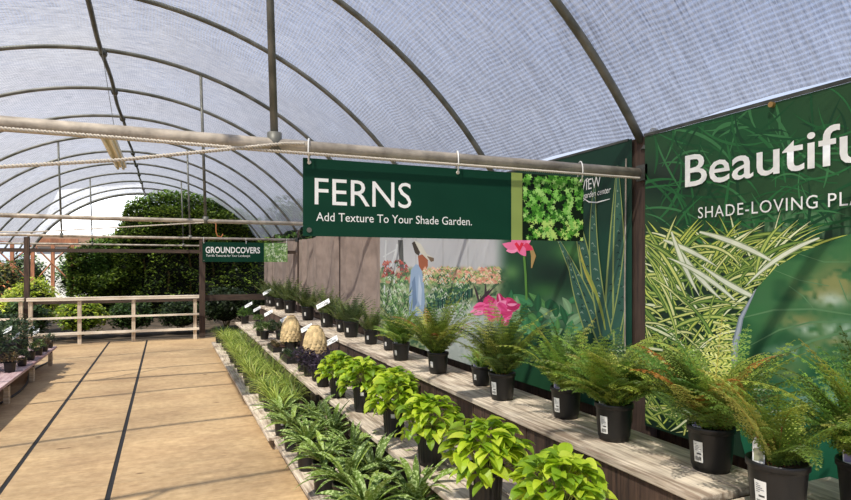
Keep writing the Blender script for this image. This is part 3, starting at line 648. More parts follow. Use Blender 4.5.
def pot_parts(t,r,h,rib=False,soil=True,n=32,hz=.0):
    b=MB(); pr=[(0,.004),(r*.70,.004),(r*.74,0),(r*.76,h*.06),(r*.80,h*.10),(r*.82,h*.14),(r*.93,h*.84),(r*.94,h*.88),(r*1.0,h*.885),(r*1.0,h*.985),(r*.985,h),(r*.955,h),(r*.94,h*.9),(r*.5,h*.85)] 
    b.lathe(pr,n*(2 if rib else 1),rib=.035 if rib else 0,ribr=(5,6)); po=b.build('pot',PLASTIC,t,smooth=not rib)
    if soil:
        b=MB(); vs=[(0,0,h*.91)]; k=18
        for i in range(k): vs.append((r*.945*cos(2*PI*i/k),r*.945*sin(2*PI*i/k),h*.87))
        b.add(vs,[(0,1+i,1+(i+1)%k) for i in range(k)]); b.build('soil',SOIL,po)
def label_part(t,r,h,w,hh,zc,az,mini=False):
    b=MB(); n=6
    rr=lambda z:r*(.82+.11*((z/h-.14)/.70))+.0022
    a0_=az-w/r/2; a1_=az+w/r/2; vs=[];fs=[]
    for i in range(n+1):
        a=a0_+(a1_-a0_)*i/n
        for z in (zc-hh/2,zc+hh/2): vs.append((rr(z)*cos(a),rr(z)*sin(a),z))
    b.add(vs,[(2*i,2*i+2,2*i+3,2*i+1) for i in range(n)],C(222,222,216))
    def mark(u0,u1,v0,v1,c=C(40,40,40)):
        vs=[];k=4
        for i in range(k+1):
            a=a0_+(a1_-a0_)*(u0+(u1-u0)*i/k)
            for v in (v0,v1): z=zc-hh/2+hh*v; vs.append(((rr(z)+.0007)*cos(a),(rr(z)+.0007)*sin(a),z))
        b.add(vs,[(2*i,2*i+2,2*i+3,2*i+1) for i in range(k)],c)
    if not mini:
        for j in range(5): mark(.15,.4+.5*((j*37)%7)/7,.86-.075*j,.885-.075*j,C(110,110,110))
        mark(.35,.85,.38,.45,C(60,60,60))
    for j in range(9 if not mini else 5): mark(.15+.08*j*(1 if not mini else 1.7),.15+.08*j*(1 if not mini else 1.7)+.035+.02*(j%2),.08,.27)
    return b.build('price_label',PAPER,next(k for k in kids(t) if k.name.startswith('pot')))
def tag_part(t,x,y,z,az,tilt,w=.035,h=.09,pic=(120,150,110),name='plant_tag'):
    b=MB(); prof=[(-w*.22,-.05),(w*.22,-.05),(w*.5,0),(w*.5,h*.72),(w*.3,h*.92),(0,h),(-w*.3,h*.92),(-w*.5,h*.72),(-w*.5,0)]
    f=[(p[0],0,p[1]) for p in prof]; k=[(p[0],.0012,p[1]) for p in prof]; n=len(f)
    b.add(f+k,[tuple(range(n)),tuple(range(2*n-1,n-1,-1))]+[(i,(i+1)%n,n+(i+1)%n,n+i) for i in range(n)],C(226,226,222))
    b.add([(-w*.4,-.0008,h*.1),(w*.4,-.0008,h*.1),(w*.4,-.0008,h*.55),(-w*.4,-.0008,h*.55)],[(0,1,2,3)],C(*pic))
    o=b.build(name,PAPER,t); o.location=(x,y,z); o.rotation_euler=(tilt,0,az); return o
TOCAM=lambda x,y:math.atan2(-y,-x)
# fern variants
def fern_mesh(seed,nf,L_,W,cols,top,up=(.5,1.35),droop=(1.0,1.9),n=16,m=6,rad=.03):
    r=random.Random(seed); b=MB()
    for i in range(nf):
        az=2*PI*i/nf*2.4+r.uniform(-.3,.3); e=r.uniform(*up); l_=L_*r.uniform(.5,1.1)*(1.05 if e<.9 else .9)
        frond(b,(rad*cos(az)*r.random(),rad*sin(az)*r.random(),top-.012),az,e,l_,W*r.uniform(.8,1.15),r.uniform(*droop),jit(C(*r.choice(cols)),r,.25),r,n,m,r.uniform(-.5,.5))
    return b
def mk_fern(seed,pot_r,pot_h,nf,L_,W,cols,rust=None,stem=(150,70,50),n=16,m=6,up=(.5,1.35),droop=(1.0,1.9)):
    t=empty('potted_fern'); pot_parts(t,pot_r,pot_h); top=pot_h*.9
    fern_mesh(seed,nf,L_,W,cols,top,up,droop,n,m).build('fronds',LEAF,t)
    if rust:
        rb=fern_mesh(seed+50,rust[0],L_*.95,W,[(186,112,48),(200,134,62),(150,96,40)],top,rust[1],(.8,1.6),n,m); o=rb.build('young_fronds',LEAF,t); o['label']='rust orange young fronds'
    b=MB(); r=random.Random(seed+9)
    for i in range(14):
        a=r.uniform(0,6.3); d=r.uniform(.02,.05); b.tube([(d*.5*cos(a),d*.5*sin(a),top-.01),(d*cos(a),d*sin(a),top+.06),(d*2*cos(a),d*2*sin(a),top+r.uniform(.08,.14))],.0016,4)
    b.build('stems',mat('reddish_stem',C(*stem),.6),t)
    return t
OL=[(134,156,60),(110,136,52),(162,178,74),(80,106,44),(190,192,96)]
GR=[(124,160,66),(148,184,80),(96,136,58),(178,204,104)]
DK=[(84,104,54),(100,120,62),(70,90,50),(122,136,74)]
protos={}
def get(key,maker):                    # every plant is a copy of its template; templates are removed at the end
    if key not in protos: protos[key]=maker()
    return copy_tree(protos[key])
upper=[ # px, py of base, variant
 ('A',2.21,1.28,.735,1.05,'big fern pot cut by the right edge of the view, white tag at its rim'),
 ('E',1.94,1.42,.735,1.05,'fern with sparse upright fronds and drooping sprig on the near corner bench, large white tag'),
 ('B',)+at(711,469,.75)+(.75,1.0,'wide rust tinged fern nearest the cut end of the upper bench, white tag in pot'),
 ('C',)+at(614,439,.75)+(.75,.98,'bushy bright green fern with large barcode label, second on the upper bench'),
 ('A',)+at(566,417,.75)+(.75,.92,'darker fern behind and left of the bright bushy fern, white side tag'),
 ('D',)+at(502,399,.75)+(.75,.92,'fern with reddish stems and upright fronds in front of the pink printed flower'),
 ('G',)+at(481,385,.75)+(.75,.75,'small low fern tucked behind the red stemmed fern'),
 ('B2',)+at(438,373,.75)+(.75,.9,'olive fern below the printed gardener, right of two'),
 ('A',)+at(401,360,.75)+(.75,.85,'olive fern below the printed gardener, left of two'),
 ('G',)+at(390,350,.75)+(.75,.8,'small fern pushed to the back where the curtain meets the garden mural'),
]
UP=(.9,1.55); DR=(.4,1.6)
def mkA(): return mk_fern(1,.095,.185,56,.54,.085,OL+GR,up=UP,droop=DR)
def mkE(): return mk_fern(11,.095,.185,17,.48,.08,OL,up=(1.0,1.5),droop=(.9,2.2))
def mkB(): return mk_fern(2,.095,.185,60,.56,.10,OL+GR,rust=(10,(1.0,1.4)),up=(.8,1.56),droop=(.4,1.7))
def mkB2(): return mk_fern(22,.095,.185,64,.64,.085,OL,rust=(4,(.8,1.3)),up=UP,droop=DR)
def mkC(): return mk_fern(3,.095,.185,74,.53,.095,GR+OL,up=(.75,1.56),droop=(.5,2.1))
def mkD(): return mk_fern(4,.095,.185,62,.68,.08,OL,stem=(196,84,96),up=(.85,1.5),droop=(.7,1.7))
def mkG(): return mk_fern(5,.095,.185,18,.28,.065,GR,up=UP,droop=DR)
MK=dict(A=mkA,E=mkE,B=mkB,B2=mkB2,C=mkC,D=mkD,G=mkG)
for i,(v,x,y,z,s,lb) in enumerate(upper):
    t=get(v,MK[v]); t.location=(x,y,z); t.scale=(s,s,s); rz=rnd.uniform(0,6.28); t.rotation_euler=(0,0,rz)
    tag(t,lb,'potted fern','ferns on the upper bench')
    az=TOCAM(x,y)-rz
    if i!=0: 
        big=i<6; label_part(t,.095,.185,.045 if big else .03,.085 if big else .05,.085,az-(.6 if i in(2,3,1) else .7))
    aa=az-.95
    if i not in(5,7): tag_part(t,.066*cos(aa),.066*sin(aa),.172,az+PI/2,-.12,pic=(150,150,120) if i%2 else (150,140,180))
# distant dark ferns along the upper bench
def mk_dark(seed,up=(1.0,1.5)):
    def f():
        t=empty('potted_fern'); pot_parts(t,.095,.19,n=20); fern_mesh(seed,50,.44,.06,DK,.17,(.75,1.5),(.3,1.1),12,4,rad=.07).build('fronds',LEAF,t); return t
    return f
far=[(371,344),(351,337),(342,332),(327,327),(308,320),(290,313),(280,309.5),(272,306.5),(266,304.5)]
for i,(px,py) in enumerate(far):
    k='K%d'%(i%3); t=get(k,mk_dark(30+i%3)); x,y=at(px,py,.75); s=(.85,1.0,.85,1.05,1.1,1.2,1.15,1.1,1.1)[i]; rz=rnd.uniform(0,6.28); t.location=(min(x,2.06),min(y,12.75),.75); t.scale=(s,s,s); t.rotation_euler=(0,0,rz)
    tag(t,'dark green potted fern before the tan curtain, %s counted from the murals'%(ORD[i] if i else 'first'),'potted fern','dark ferns along the curtain')
    label_part(t,.095,.19,.03,.05,.09,TOCAM(x,y)-rz-.5,True)
# lime plants
def mk_lime(seed):
    def f():
        r=random.Random(seed); t=empty('lime_leaf_plant'); pot_parts(t,.082,.195,rib=True,n=22); b=MB(); sb=MB()
        for i in range(190):
            az=r.uniform(0,2*PI); el=math.asin(r.uniform(.0,1)**.75); rad=r.uniform(.7,1.0); R_=.16; hx=R_*rad*cos(el)*1.15; bx,by,bz=hx*cos(az),hx*sin(az),.19+.19*rad*sin(el)-.03*(el<.35)*r.random()
            L_=r.uniform(.06,.10); cl=r.choice([(186,208,50),(168,196,46),(202,218,72),(150,182,42),(130,166,42)])
            a2=az+r.uniform(-.9,.9); leaf(b,(bx-cos(a2)*L_*.3,by-sin(a2)*L_*.3,bz),a2,.55*sin(el)-.15+r.uniform(-.25,.4),L_,L_*.66,r.uniform(.7,1.5),.16,jit(C(*cl),r,.1),'ovate',6,jit(C(*cl),r,.1),r.uniform(-.4,.4))
            if i%4==0: sb.tube([(0.02*cos(az),.02*sin(az),.15),(bx*.6,by*.6,.15+(bz-.15)*.75),(bx,by,bz)],.002,4)
        b.build('leaves',LIME,t); sb.build('stems',mat('lime_stem',C(150,160,70),.6),t); return t
    return f
lime=[(1.45,1.99,1.0,'lime leaved plant at the bottom edge of the view, right of its neighbours'),(1.37,2.46,1.08,'lime leaved plant in tall ribbed pot, second from the near end'),at(430,464,.45)+(1.0,'lime leaved plant third from the near end, dangling large leaf over its pot label'),at(394,435,.45)+(1.0,'lime leaved plant fourth from the near end, small white label on pot'),at(363,411,.45)+(1.02,'lime leaved plant fifth from the near end'),at(338,397,.45)+(.95,'farthest lime leaved plant next to the dark purple trays'),(1.60,4.3,.9,'lime leaved plant in the back row against the riser boards')]
for i,(x,y,s,lb) in enumerate(lime):
    t=get('L%d'%(i%3),mk_lime(60+i%3)); rz=rnd.uniform(0,6.28); t.location=(x,y,.45); t.scale=(s,s,s*1.04); t.rotation_euler=(0,0,rz); tag(t,lb,'potted plant','lime leaved plants')
    label_part(t,.082,.195,.028,.026,.14,TOCAM(x,y)-rz+(-.1 if i!=1 else -.9),True)
# mottled strap-leaf plants
def mk_strap(seed):
    def f():
        r=random.Random(seed); t=empty('mottled_leaf_plant'); pot_parts(t,.08,.20,n=22); b=MB()
        for i in range(34):
            az=i*2.4+r.uniform(-.3,.3); e=r.uniform(.6,1.42); L_=r.uniform(.21,.33); cl=r.choice([(92,116,44),(110,134,52),(76,100,40),(136,156,66)])
            leaf(b,(.02*cos(az),.02*sin(az),.18),az,e,L_,r.uniform(.028,.042),r.uniform(.9,1.7),.2,jit(C(*cl),r,.15),'lance',9,None,r.uniform(-.35,.35))
        b.build('leaves',MOTT,t); return t
    return f
st=[(.95,2.95,1.1),(.97,3.38,1.1),(.95,3.86,1.0),(.94,4.33,1.0),(.93,4.83,.95),(.93,5.3,.9),(1.22,2.95,1.1),(1.17,3.5,1.05),(1.17,3.97,1.0),(1.17,4.5,1.0),(1.16,5.0,.95)]
for i,(x,y,s) in enumerate(st):
    t=get('S%d'%(i%3),mk_strap(80+i%3)); t.location=(x,y,.12); t.scale=(s,s,s); rz=rnd.uniform(0,6.28); t.rotation_euler=(0,0,rz)
    row='aisle side row' if i<6 else 'inner row'; j=i if i<6 else i-6
    tag(t,'dark mottled strap leaf plant on the low bench, %s of the %s'%(ORD[j],row),'potted plant','mottled strap leaf plants')
    if i<6: label_part(t,.08,.20,.025,.025,.12,TOCAM(x,y)-rz,True)
# grass plants
def mk_grass(seed,cols,L_=.34):
    def f():
        r=random.Random(seed); t=empty('potted_grass'); pot_parts(t,.075,.15,n=18); b=MB()
        for i in range(110):
            az=r.uniform(0,2*PI); e=r.uniform(.95,1.52); leaf(b,(.045*r.random()*cos(az),.045*r.random()*sin(az),.13),az,e,L_*r.uniform(.65,1.1),.0085,r.uniform(1.0,2.2),.2,jit(C(*r.choice(cols)),r,.2),'blade',6)
        b.build('leaf_blades',LEAF,t); return t
    return f
gc=[(156,176,72),(178,192,92),(128,154,62),(200,206,120),(104,132,54)]
i=0
for row,x in (('aisle side row',.96),('inner row',1.17)):
    for j in range(13):
        y=5.75+j*.47+(.2 if x>1 else 0)
        t=get('R%d'%(i%4),mk_grass(100+i%4,gc if i%4 else gc[:3])); i+=1; t.location=(x+rnd.uniform(-.02,.02),y,.12); s=rnd.uniform(.85,1.05); t.scale=(s,s,s); t.rotation_euler=(0,0,rnd.uniform(0,6.28))
        tag(t,'arching green grass plant on the low bench, %s of the %s'%(ORD[j],row),'potted plant','grass plants on the low bench')
for j,(x,y) in enumerate(((.93,12.0),(1.15,12.0))):
    t=get('RD',mk_grass(120,[(70,98,44),(86,112,50),(56,80,38)],.30)); t.location=(x,y,.12); t.scale=(1,1,1); t.rotation_euler=(0,0,j)
    tag(t,'dark tufted grass at the far end of the low bench, '+('aisle side' if j==0 else 'inner side'),'potted plant','dark tufts at the far bench end')
# ---------------------------------------------------------------- purple plants, trays, cones, small pots, cards
def bush(b,r,n,rx,rz,zc,L_,cols,w=.5,shape='ovate',seg=3):
    for i in range(n):
        az=r.uniform(0,2*PI); el=math.asin(r.uniform(-.2,1)); k=r.uniform(.55,1); leaf(b,(rx*k*cos(el)*cos(az),rx*k*cos(el)*sin(az),zc+rz*k*sin(el)),az+r.uniform(-1,1),r.uniform(-.3,1.2),L_*r.uniform(.6,1.2),L_*w,r.uniform(.2,1),.2,jit(C(*r.choice(cols)),r,.25),shape,seg)
def mk_bush(name,seed,pr,ph,n,rx,rz,L_,cols,w=.5):
    def f():
        r=random.Random(seed); t=empty(name); pot_parts(t,pr,ph,n=18); b=MB(); bush(b,r,n,rx,rz,ph+.02,L_,cols,w); b.build('leaves',LEAF,t); return t
    return f
PU=[(62,50,66),(48,40,54),(78,64,84),(40,38,44)]
pl_=[(1.40,5.75),(1.60,5.7),(1.42,6.05),(1.62,6.0),(1.40,6.35),(1.62,6.3),(1.40,6.65)]
for j,(x,y) in enumerate(pl_):
    t=get('PU%d'%(j%2),mk_bush('dark_leaf_plant',140+j%2,.07,.13,150,.12,.13,.06,PU,.4)); t.location=(x,y,.42); t.scale=(1,1,1); t.rotation_euler=(0,0,j*1.3); tag(t,'dark purple leaved plant on the middle bench beyond the lime plants, %s of the cluster'%ORD[j],'potted plant','dark purple plants')
DG=[(60,82,52),(76,96,58),(48,66,46),(92,104,70)]
GG=[(96,120,60),(116,138,72),(76,100,50)]
BR=[(132,112,80),(112,96,66),(92,92,62),(150,130,96)]
def cone(x,y,z,s,label):
    t=empty('woven_cone',(x,y,z)); tag(t,label,'woven cone','woven straw cones'); b=MB(); r=random.Random(int(x*100))
    rows=9
    b.lathe([(0.0,0),(.105,.0),(.115,.05),(.11,.12),(.085,.22),(.05,.29),(.0,.32)],20,C(150,122,82))
    for k in range(rows):
        f=k/(rows-1); zz=.015+.27*f; rad=.118*math.sqrt(max(.04,1-(f*.93)**2.2)); nn=max(5,int(16*rad/.118))
        for q in range(nn):
            a=2*PI*(q+.5*(k%2))/nn; w=2*PI*rad/nn*.62; vs=[];fs=[]
            cc=jit(C(204,178,130),r,.32)
            for u in range(5):
                for v in range(4):
                    fu=(u/4-.5)*2; fv=v/3; rr=rad+.002+.024*(1-.6*fu*fu)*(1-fv)**.6; aa=a+fu*w/rad*.95; hh=.042*fv-.016*(1-fu*fu)*(1-fv)
                    vs.append((rr*cos(aa),rr*sin(aa),zz+hh-.012))
            for u in range(4):
                for v in range(3): fs.append((u*4+v,(u+1)*4+v,(u+1)*4+v+1,u*4+v+1))
            b.add(vs,fs,cc)
    b.build('cone',mat('straw',kind='vc',scale=60,rough=.8),t,smooth=True); t.scale=(s,s,s); return t
# pots below the cones
for j,(px,s) in enumerate(((315,1.0),(291,.98))):
    X=1.55; r_=(px-425.5)/600; tt=X/(.3971+.9178*r_); Y=tt*(.9178-.3971*r_)
    zb={0:.42,1:.42}[j]
    t=get('CP',mk_bush('dark_leaf_plant',150,.085,.14,160,.13,.05,.05,DG,.5)); t.location=(X,Y,zb); t.scale=(1,1,1); tag(t,'black pot with dark leaves below the %s woven cone'%('nearer' if j==0 else 'farther'),'potted plant','dark pots under the cones')
    cone(X,Y,zb+.17,1.04,'pale straw cone with overlapping woven scales, %s of two'%('nearer and larger' if j==0 else 'farther'))
# trays with rosettes
def tray(x,y,z,label,n=(2,4),cols=BR,sc_=1):
    t=empty('plant_tray',(x,y,z)); tag(t,label,'plant tray','black trays of small plants'); b=MB(); w,d,h=.14*sc_,.25*sc_,.07
    b.box(-w,w,-d,d,0,.01); b.box(-w,-w+.01,-d,d,0.01,h); b.box(w-.01,w,-d,d,.01,h); b.box(-w+.01,w-.01,-d,-d+.01,.01,h); b.box(-w+.01,w-.01,d-.01,d,.01,h); b.build('tray',PLASTIC,t)
    b=MB(); b.box(-w+.011,w-.011,-d+.011,d-.011,.011,h-.012); b.build('soil',SOIL,t)
    r=random.Random(int(y*10)); b=MB()
    for a in range(n[0]):
        for c_ in range(n[1]):
            cx=-w+w*2*(a+.5)/n[0]; cy=-d+d*2*(c_+.5)/n[1]
            for q in range(26):
                az=q*2.4; leaf(b,(cx,cy,h-.01),az,1.35-q*.035,.085,.032,.4,.15,jit(C(*r.choice(cols)),r,.2),'ovate',4)
    b.build('rosettes',LEAF,t); 
    b=MB(); b.add([(-.02,-d-.002,.02),(.02,-d-.002,.02),(.02,-d-.002,.05),(-.02,-d-.002,.05)],[(0,1,2,3)],C(220,220,216)); b.build('price_label',PAPER,t); return t
tray(1.46,8.45,.42,'black tray of brownish rosette plants left of the farther woven cone')
tray(1.46,7.45,.42,'black tray of dark rosettes between the two woven cones',cols=DG)
for j,(x,y,z,c,s,lb) in enumerate(((1.40,9.5,.45,GG,.95,'small green bush in black pot beside the brown rosette tray'),(1.62,9.4,.45,DG,.95,'grey green bush on the middle bench behind the rosette tray'),(1.4,10.0,.45,GG,.85,'small bright green bush on the far middle bench'),(1.62,10.3,.45,DG,.8,'small dark bush on the far middle bench near the riser boards'),(1.42,12.2,.45,[(84,118,50),(100,134,60),(66,98,44)],1.1,'bushy green plant alone at the far end of the middle bench'),(1.6,11.6,.45,GG,.8,'low green plant second from the far end of the middle bench'),(1.62,8.9,.42,DG,.9,'dark bush behind the brown rosette tray'))):
    key='GB%d'%(0 if c is GG else 1 if c is DG else 2); t=get(key,mk_bush('potted_bush',160+j,.075,.14,230,.13,.13,.05,c,.5)); t.location=(x,y,z); t.scale=(s,s,s); t.rotation_euler=(0,0,j*1.1); tag(t,lb,'potted plant','small bushes on the middle bench')
def card(x,y,zb,zt,label,w=.15,h=.075,az=-.5,roll=.5):
    t=empty('price_card',(x,y,zb)); tag(t,label,'card','white price cards')
    b=MB(); b.tube([(0,0,0),(.0,.0,zt-zb)],.004,5); b.build('stake',STEEL,t)
    b=MB(); b.box(-w/2,w/2,-.002,.002,-h/2,h/2,C(226,228,226)); b.box(-w*.38,w*.1,-.003,-.0021,h*.12,h*.25,C(120,126,124)); b.box(-w*.38,w*.34,-.003,-.0021,-h*.12,-h*.02,C(150,150,150)); b.box(w*.05,w*.38,-.003,-.0021,-h*.36,-h*.2,C(90,90,90))
    o=b.build('card',PAPER,t); o.location=(0,-.006,zt-zb); o.rotation_euler=(-.7,-roll,az); return t
cds=[((331,341),1.72,.42,'price card at the right of the nearer woven cone'),((306.6,328),1.72,.42,'price card between the two woven cones'),((285,319),1.72,.42,'price card above the farther woven cone'),((268.5,313),1.70,.45,'price card behind the small bushes'),((257,309),1.7,.45,'price card third from the far end of the middle bench'),((248.5,305),1.49,.45,'price card second from the far end, above the lone bush'),((240,334),1.29,.45,'price card on the front edge of the far middle bench'),((323,304),1.84,.75,'large price card on tall stake among the dark ferns'),((267,292),1.84,.75,'price card standing highest at the far end of the upper bench')]
for (p,X,zb,lb) in cds:
    y,z=atX(p[0],p[1],X); card(X,y,zb,z,lb,w=.19 if zb>.7 else .17)
# ---------------------------------------------------------------- left table plants
lf=[((10,372),'brownish small plant in black pot, nearest on the aisle edge of the left table',BR,.9),((22,366),'grey leaved small plant, second on the aisle edge of the left table',DG,.8),((30,360),'reddish pot plant, third on the aisle edge of the left table',GG,.9),((38,355.5),'small green plant, fourth on the aisle edge of the left table',GG,.85),((44,351.5),'small plant, fifth on the aisle edge of the left table',BR,.8),((49,348),'farthest small plant on the aisle corner of the left table',DG,.85)]
for j,((px,py),lb,c,s) in enumerate(lf):
    x,y=at(px,py,.30); key='LF%d'%(0 if c is BR else 1 if c is DG else 2); t=get(key,mk_bush('potted_bush',180+j,.075,.13,120,.10,.12,.06,c,.4)); t.location=(x,y,.30); t.scale=(s,s,s); t.rotation_euler=(0,0,j); tag(t,lb,'potted plant','small plants on the left table')
k=0
for y in (5.6,6.4,7.2,8.0,8.8,9.6,10.3):
    for x in (-2.0 if y>8.5 else -2.2,-2.75):
        t=get('LB',mk_bush('potted_shrub',190,.09,.17,420,.2,.26,.055,[(62,86,52),(48,70,44),(84,106,66),(40,58,38)],.45)); s=rnd.uniform(1.25,1.5); t.location=(x+rnd.uniform(-.05,.05),y,.30); t.scale=(s,s,s); t.rotation_euler=(0,0,k); tag(t,'dark leafy shrub in black pot on the left table, %s of the %s row'%(ORD[k//2],'inner' if x>-2.5 else 'outer'),'potted shrub','dark shrubs on the left table'); k+=1
for (px,py) in ((8,330),(16,336),(31,329),(36,332)):
    y,z=atX(px,py,-1.84); card(-1.84,y,.30,max(z,.4),'white card among the left table plants, %s'%{8:'farthest left',16:'second from the left',31:'third from the left',36:'rightmost'}[px],w=.12)
# ---------------------------------------------------------------- beyond the end of the tunnel
def leafcloud(b,r,n,fn,L_,cols,flat=.5):
    for i in range(n):
        x,y,z=fn(r); az=r.uniform(0,6.28); p=r.uniform(-.9,.7); s=L_*r.uniform(.6,1.3); c=jit(C(*r.choice(cols)),r,.3)
        T=Vector((cos(az)*cos(p),sin(az)*cos(p),sin(p))); S=Vector((-sin(az),cos(az),r.uniform(-.5,.5)))*.28*s; P=Vector((x,y,z))
        b.add([tuple(P-T*s*.5),tuple(P+S),tuple(P+T*s*.5),tuple(P-S)],[(0,1,2,3)],c)
r=random.Random(5)
t=empty('climbing_vine',(.35,21.1,0)); t.scale=(.86,.86,.86); tag(t,'huge dark green climbing vine filling the far end of the tunnel','vine')
VX=[-4,-3.6,-3.2,-2.4,-2.05,-1.75,-1.2,-.4,.5,1.5,2.3,3.0,3.8]; VZ=[.8,2.2,2.55,2.7,2.9,4.0,4.3,4.5,4.42,4.25,3.85,3.45,3.2]
def vtop(x): return float(np.interp(x,VX,VZ))+.16*noise.noise(Vector((x*2.3,0,3)))
def core():
    b=MB(); nx,nz_=40,26; vs=[];fs=[]
    for side in (0,1):
        for i in range(nx+1):
            x=-3.0+6.3*i/nx
            for j in range(nz_+1):
                z=(vtop(x)-.35)*j/nz_; e=1-(j/nz_)**4
                y=(.0 if side==0 else 1.4)+(.75*noise.noise(Vector((x*1.3,z*1.3,side*5))))*(1)+(1-e)*(.5 if side==0 else -.5)
                vs.append((x,y,z))
    o=(nx+1)*(nz_+1)
    for side in (0,1):
        for i in range(nx):
            for j in range(nz_):
                a=side*o+i*(nz_+1)+j; fs.append((a,a+nz_+1,a+nz_+2,a+1))
    for j in range(nz_):
        for e in (0,nx): a=e*(nz_+1)+j; fs.append((a,a+1,o+a+1,o+a))
    for i in range(nx): a=i*(nz_+1)+nz_; fs.append((a,a+nz_+1,o+a+nz_+1,o+a))
    b.add(vs,fs,C(18,24,14)); return b  # near-black colour paints the shaded interior of the vine
core().build('shade_core',mat('core_shade',kind='vc',scale=6,rough=.9),t,smooth=True)
def vf(r):
    x=r.uniform(-3.6,3.6); z=vtop(x)*r.uniform(0,1)**.8+r.uniform(-.1,.15)
    while z<2.3 and x>-1.2 and r.random()<.72: x=r.uniform(-3.6,3.6); z=vtop(x)*r.uniform(0,1)**.7  # leaves thinned low down so the painted dark core reads as shade
    return (x,-.25+.75*noise.noise(Vector((x*1.3,z*1.3,0)))-r.random()*.45+ (.4 if z>vtop(x)-.4 else 0),z)
b=MB(); leafcloud(b,r,26000,vf,.13,[(88,110,42),(110,136,50),(68,90,36),(142,164,64),(48,66,30)])
def vt(r):
    x=r.uniform(-2.9,3.3); return (x,r.uniform(-.3,1.4),vtop(x)-.2+r.uniform(-.25,.4))
leafcloud(b,r,7000,vt,.13,[(84,118,48),(110,142,58),(128,158,66)])  # top leaves get a brighter palette, sunlight put into their colour
for q in range(60):
    x0=r.uniform(-3.5,-2.2); z0=vtop(x0)*r.uniform(.5,1.0); L2=r.uniform(.4,1.6)
    leafcloud(b,r,60,lambda r:(x0+r.gauss(0,.07),-.4+r.gauss(0,.07),z0-L2*r.random()),.11,[(66,96,40),(52,78,34),(90,124,52)])
b.build('leaves',LEAF,t)
b=MB()
for q in range(7): 
    x0=-2+q*.8; b.tube([(x0,.2,0),(x0+.1,.1,1.5),(x0-.1,.2,3.2)],.04,6)
b.build('trunk',STEM,t)
# shrubs and trees outside
def shrub(x,y,w,h,n,L_,cols,label,name='shrub',cat='shrub',d=None,z=0,core_=True,flowers=None):
    r=random.Random(int((x+50)*17+y*31)); t=empty(name,(x,y,z)); tag(t,label,cat); d=d or w; b=MB()
    def f(r):
        a=r.uniform(0,6.28); e=math.asin(r.uniform(-.75,1)); k=r.uniform(.75,1.05)*(1+.25*noise.noise(Vector((cos(a)*2+x,sin(a)*2,e*2))))
        return (w*k*cos(e)*cos(a),d*k*cos(e)*sin(a),h*.52+h*.48*k*sin(e))
    leafcloud(b,r,n,f,L_,cols); b.build('foliage',LEAF,t)
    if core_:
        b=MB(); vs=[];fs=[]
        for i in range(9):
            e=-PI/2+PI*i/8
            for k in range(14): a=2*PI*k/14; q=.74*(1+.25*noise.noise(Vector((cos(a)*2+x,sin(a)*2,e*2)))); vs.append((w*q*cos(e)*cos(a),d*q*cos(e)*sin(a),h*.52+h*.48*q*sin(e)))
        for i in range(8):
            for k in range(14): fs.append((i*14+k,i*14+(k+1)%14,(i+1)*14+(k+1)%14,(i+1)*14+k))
        b.add(vs,fs,C(34,44,24)); b.build('shade_core',mat('core_shade'),t,smooth=True)  # dark core colour stands in for shade between the leaves
    b=MB()
    for i in range(4): a=i*1.7; b.tube([(.04*cos(a),.04*sin(a),0),(w*.3*cos(a),w*.3*sin(a),h*.45)],.02*max(1,h/2),6)
    b.build('stem',STEM,t)
    if flowers:
        b=MB(); leafcloud(b,r,flowers[1],f,.09,[flowers[0]]); tag(b.build('flowers',LEAF,t),kind='stuff')
    return t
YL=[(176,194,60),(196,208,80),(150,172,52),(210,216,104)]
DD=[(58,84,42),(74,102,50),(46,66,34),(96,122,60)]
x,y=-3.0,17.0
shrub(-3.0,17.3,.62,1.25,2200,.10,YL,'bright yellow green shrub beyond the railing at the left')
shrub(-4.45,17.2,.6,1.15,1800,.10,DD,'dark shrub with magenta flowers at the far left edge beyond the railing',flowers=((176,36,96),160))
shrub(-4.0,19.2,.5,1.7,1200,.10,[(120,120,60),(96,104,50)],'peach flowering shrub at the far left beyond the railing',flowers=((226,150,108),260))
shrub(-1.75,15.5,.5,.85,1800,.09,YL[1:3]+[(120,150,52)],'low yellow green shrub seen through the middle of the railing')
shrub(-2.8,15.3,.48,.85,1700,.09,DD,'low dark shrub seen through the left of the railing')
shrub(-.72,15.6,.48,.80,1700,.09,DD,'low dark green shrub seen through the railing below the vine')
shrub(.33,15.7,.5,.8,1700,.09,[(40,56,32),(56,74,40),(70,88,46)],'low very dark shrub seen through the right of the railing')
shrub(1.45,16.4,.6,1.0,2300,.10,[(38,52,30),(50,66,36),(70,86,50)],'tall dark shrub below the small hanging sign')
shrub(2.5,17.6,.28,.8,700,.10,[(38,52,30),(50,66,36),(70,86,50)],'dark shrub in the corner where the tan curtain ends')
shrub(-3.85,15.3,.5,.9,1300,.09,DD,'low dark shrub behind the left short railing')
shrub(-5.9,24,1.0,2.1,2600,.13,DD,'rounded dark shrub far behind at the left of the trellis')
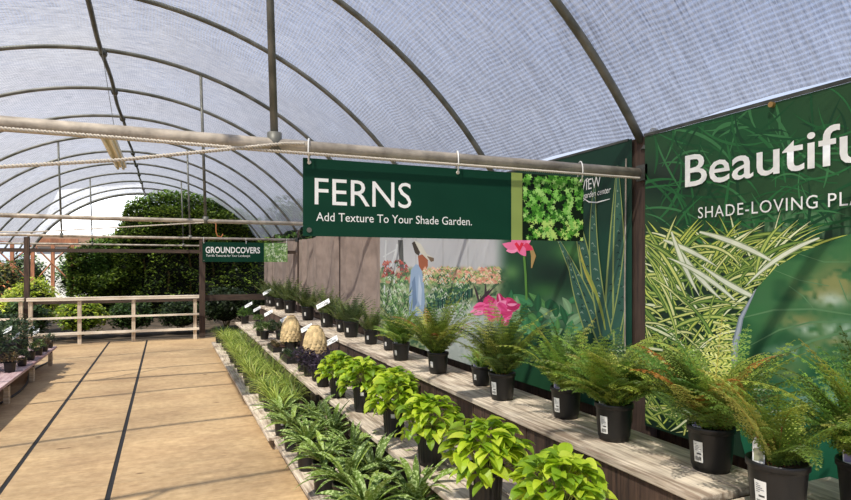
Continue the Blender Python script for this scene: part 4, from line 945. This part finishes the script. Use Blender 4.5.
shrub(-5.3,29.0,.9,2.1,1500,.14,DD,'dark shrub behind the trellis, left of two')
shrub(-3.5,29.4,.8,2.3,1500,.14,DD,'dark shrub behind the trellis, right of two')
# trellis
t=empty('timber_trellis',(-4.3,26.6,0)); tag(t,'reddish brown timber trellis standing beyond the railing','trellis')
tm=mat('red_timber_z',C(158,104,72),.8,'wood',C(104,66,46),3)
for x in (-1.6,-.95,-.3,.35,1.0): b=MB(); b.box(x-.06,x+.06,-.06,.06,0,2.6); b.build('post',tm,t)
b=MB(); b.box(-1.8,1.2,-.08,.08,2.45,2.6); b.build('beam',tm,t)
for x in (-1.6,-.3): b=MB(); b.tube([(x,.07,.9),(x+.65,.07,1.75),(x+1.3,.07,2.4)],.028,4); b.build('brace',tm,t); b=MB(); b.tube([(x+1.3,-.07,.9),(x,-.07,2.4)],.028,4); b.build('brace',tm,t)
# white neighbouring greenhouse roof with brown fascia
t=empty('greenhouse',(-5.2,36,0)); tag(t,'white roofed neighbouring greenhouse seen through the tunnel end','building')
WR=mat('white_roof_film',C(232,236,240),.5,'noise',C(205,212,220),3)
b=MB(); b.add([(-.6,-2,3.0),(4.4,-2,3.0),(3.9,3,6.4),(-.3,3,5.8),(-.6,6,3.0),(4.4,6,3.0)],[(0,1,2,3),(3,2,5,4),(1,5,2),(0,3,4)]); b.build('roof',WR,t)
b=MB(); b.box(-.7,4.5,-2.05,-1.95,2.5,3.02); b.build('fascia',mat('brown_fascia_x',C(150,120,98),.8,'wood',C(110,84,68),3),t)
b=MB(); b.box(-.6,4.4,-1.9,5.9,0,2.6); b.build('wall',mat('pale_wall',C(206,206,200),.8),t)
# trees far behind
for i,(x,y,w,h,lb) in enumerate(((-17,38,3.2,6.5,'broad tree far off to the left'),(7,34,3.0,5.2,'dark tree far behind the tunnel to the right'),(17,30,3,4.6,'tree outside beyond the tan curtain'))):
    shrub(x,y,w,h,5000,.3,DD,lb,name='tree',cat='tree')

for o in list(protos.values()):
    def wipe(q):
        for c in kids(q): wipe(c)
        bpy.data.objects.remove(q)
    wipe(o)
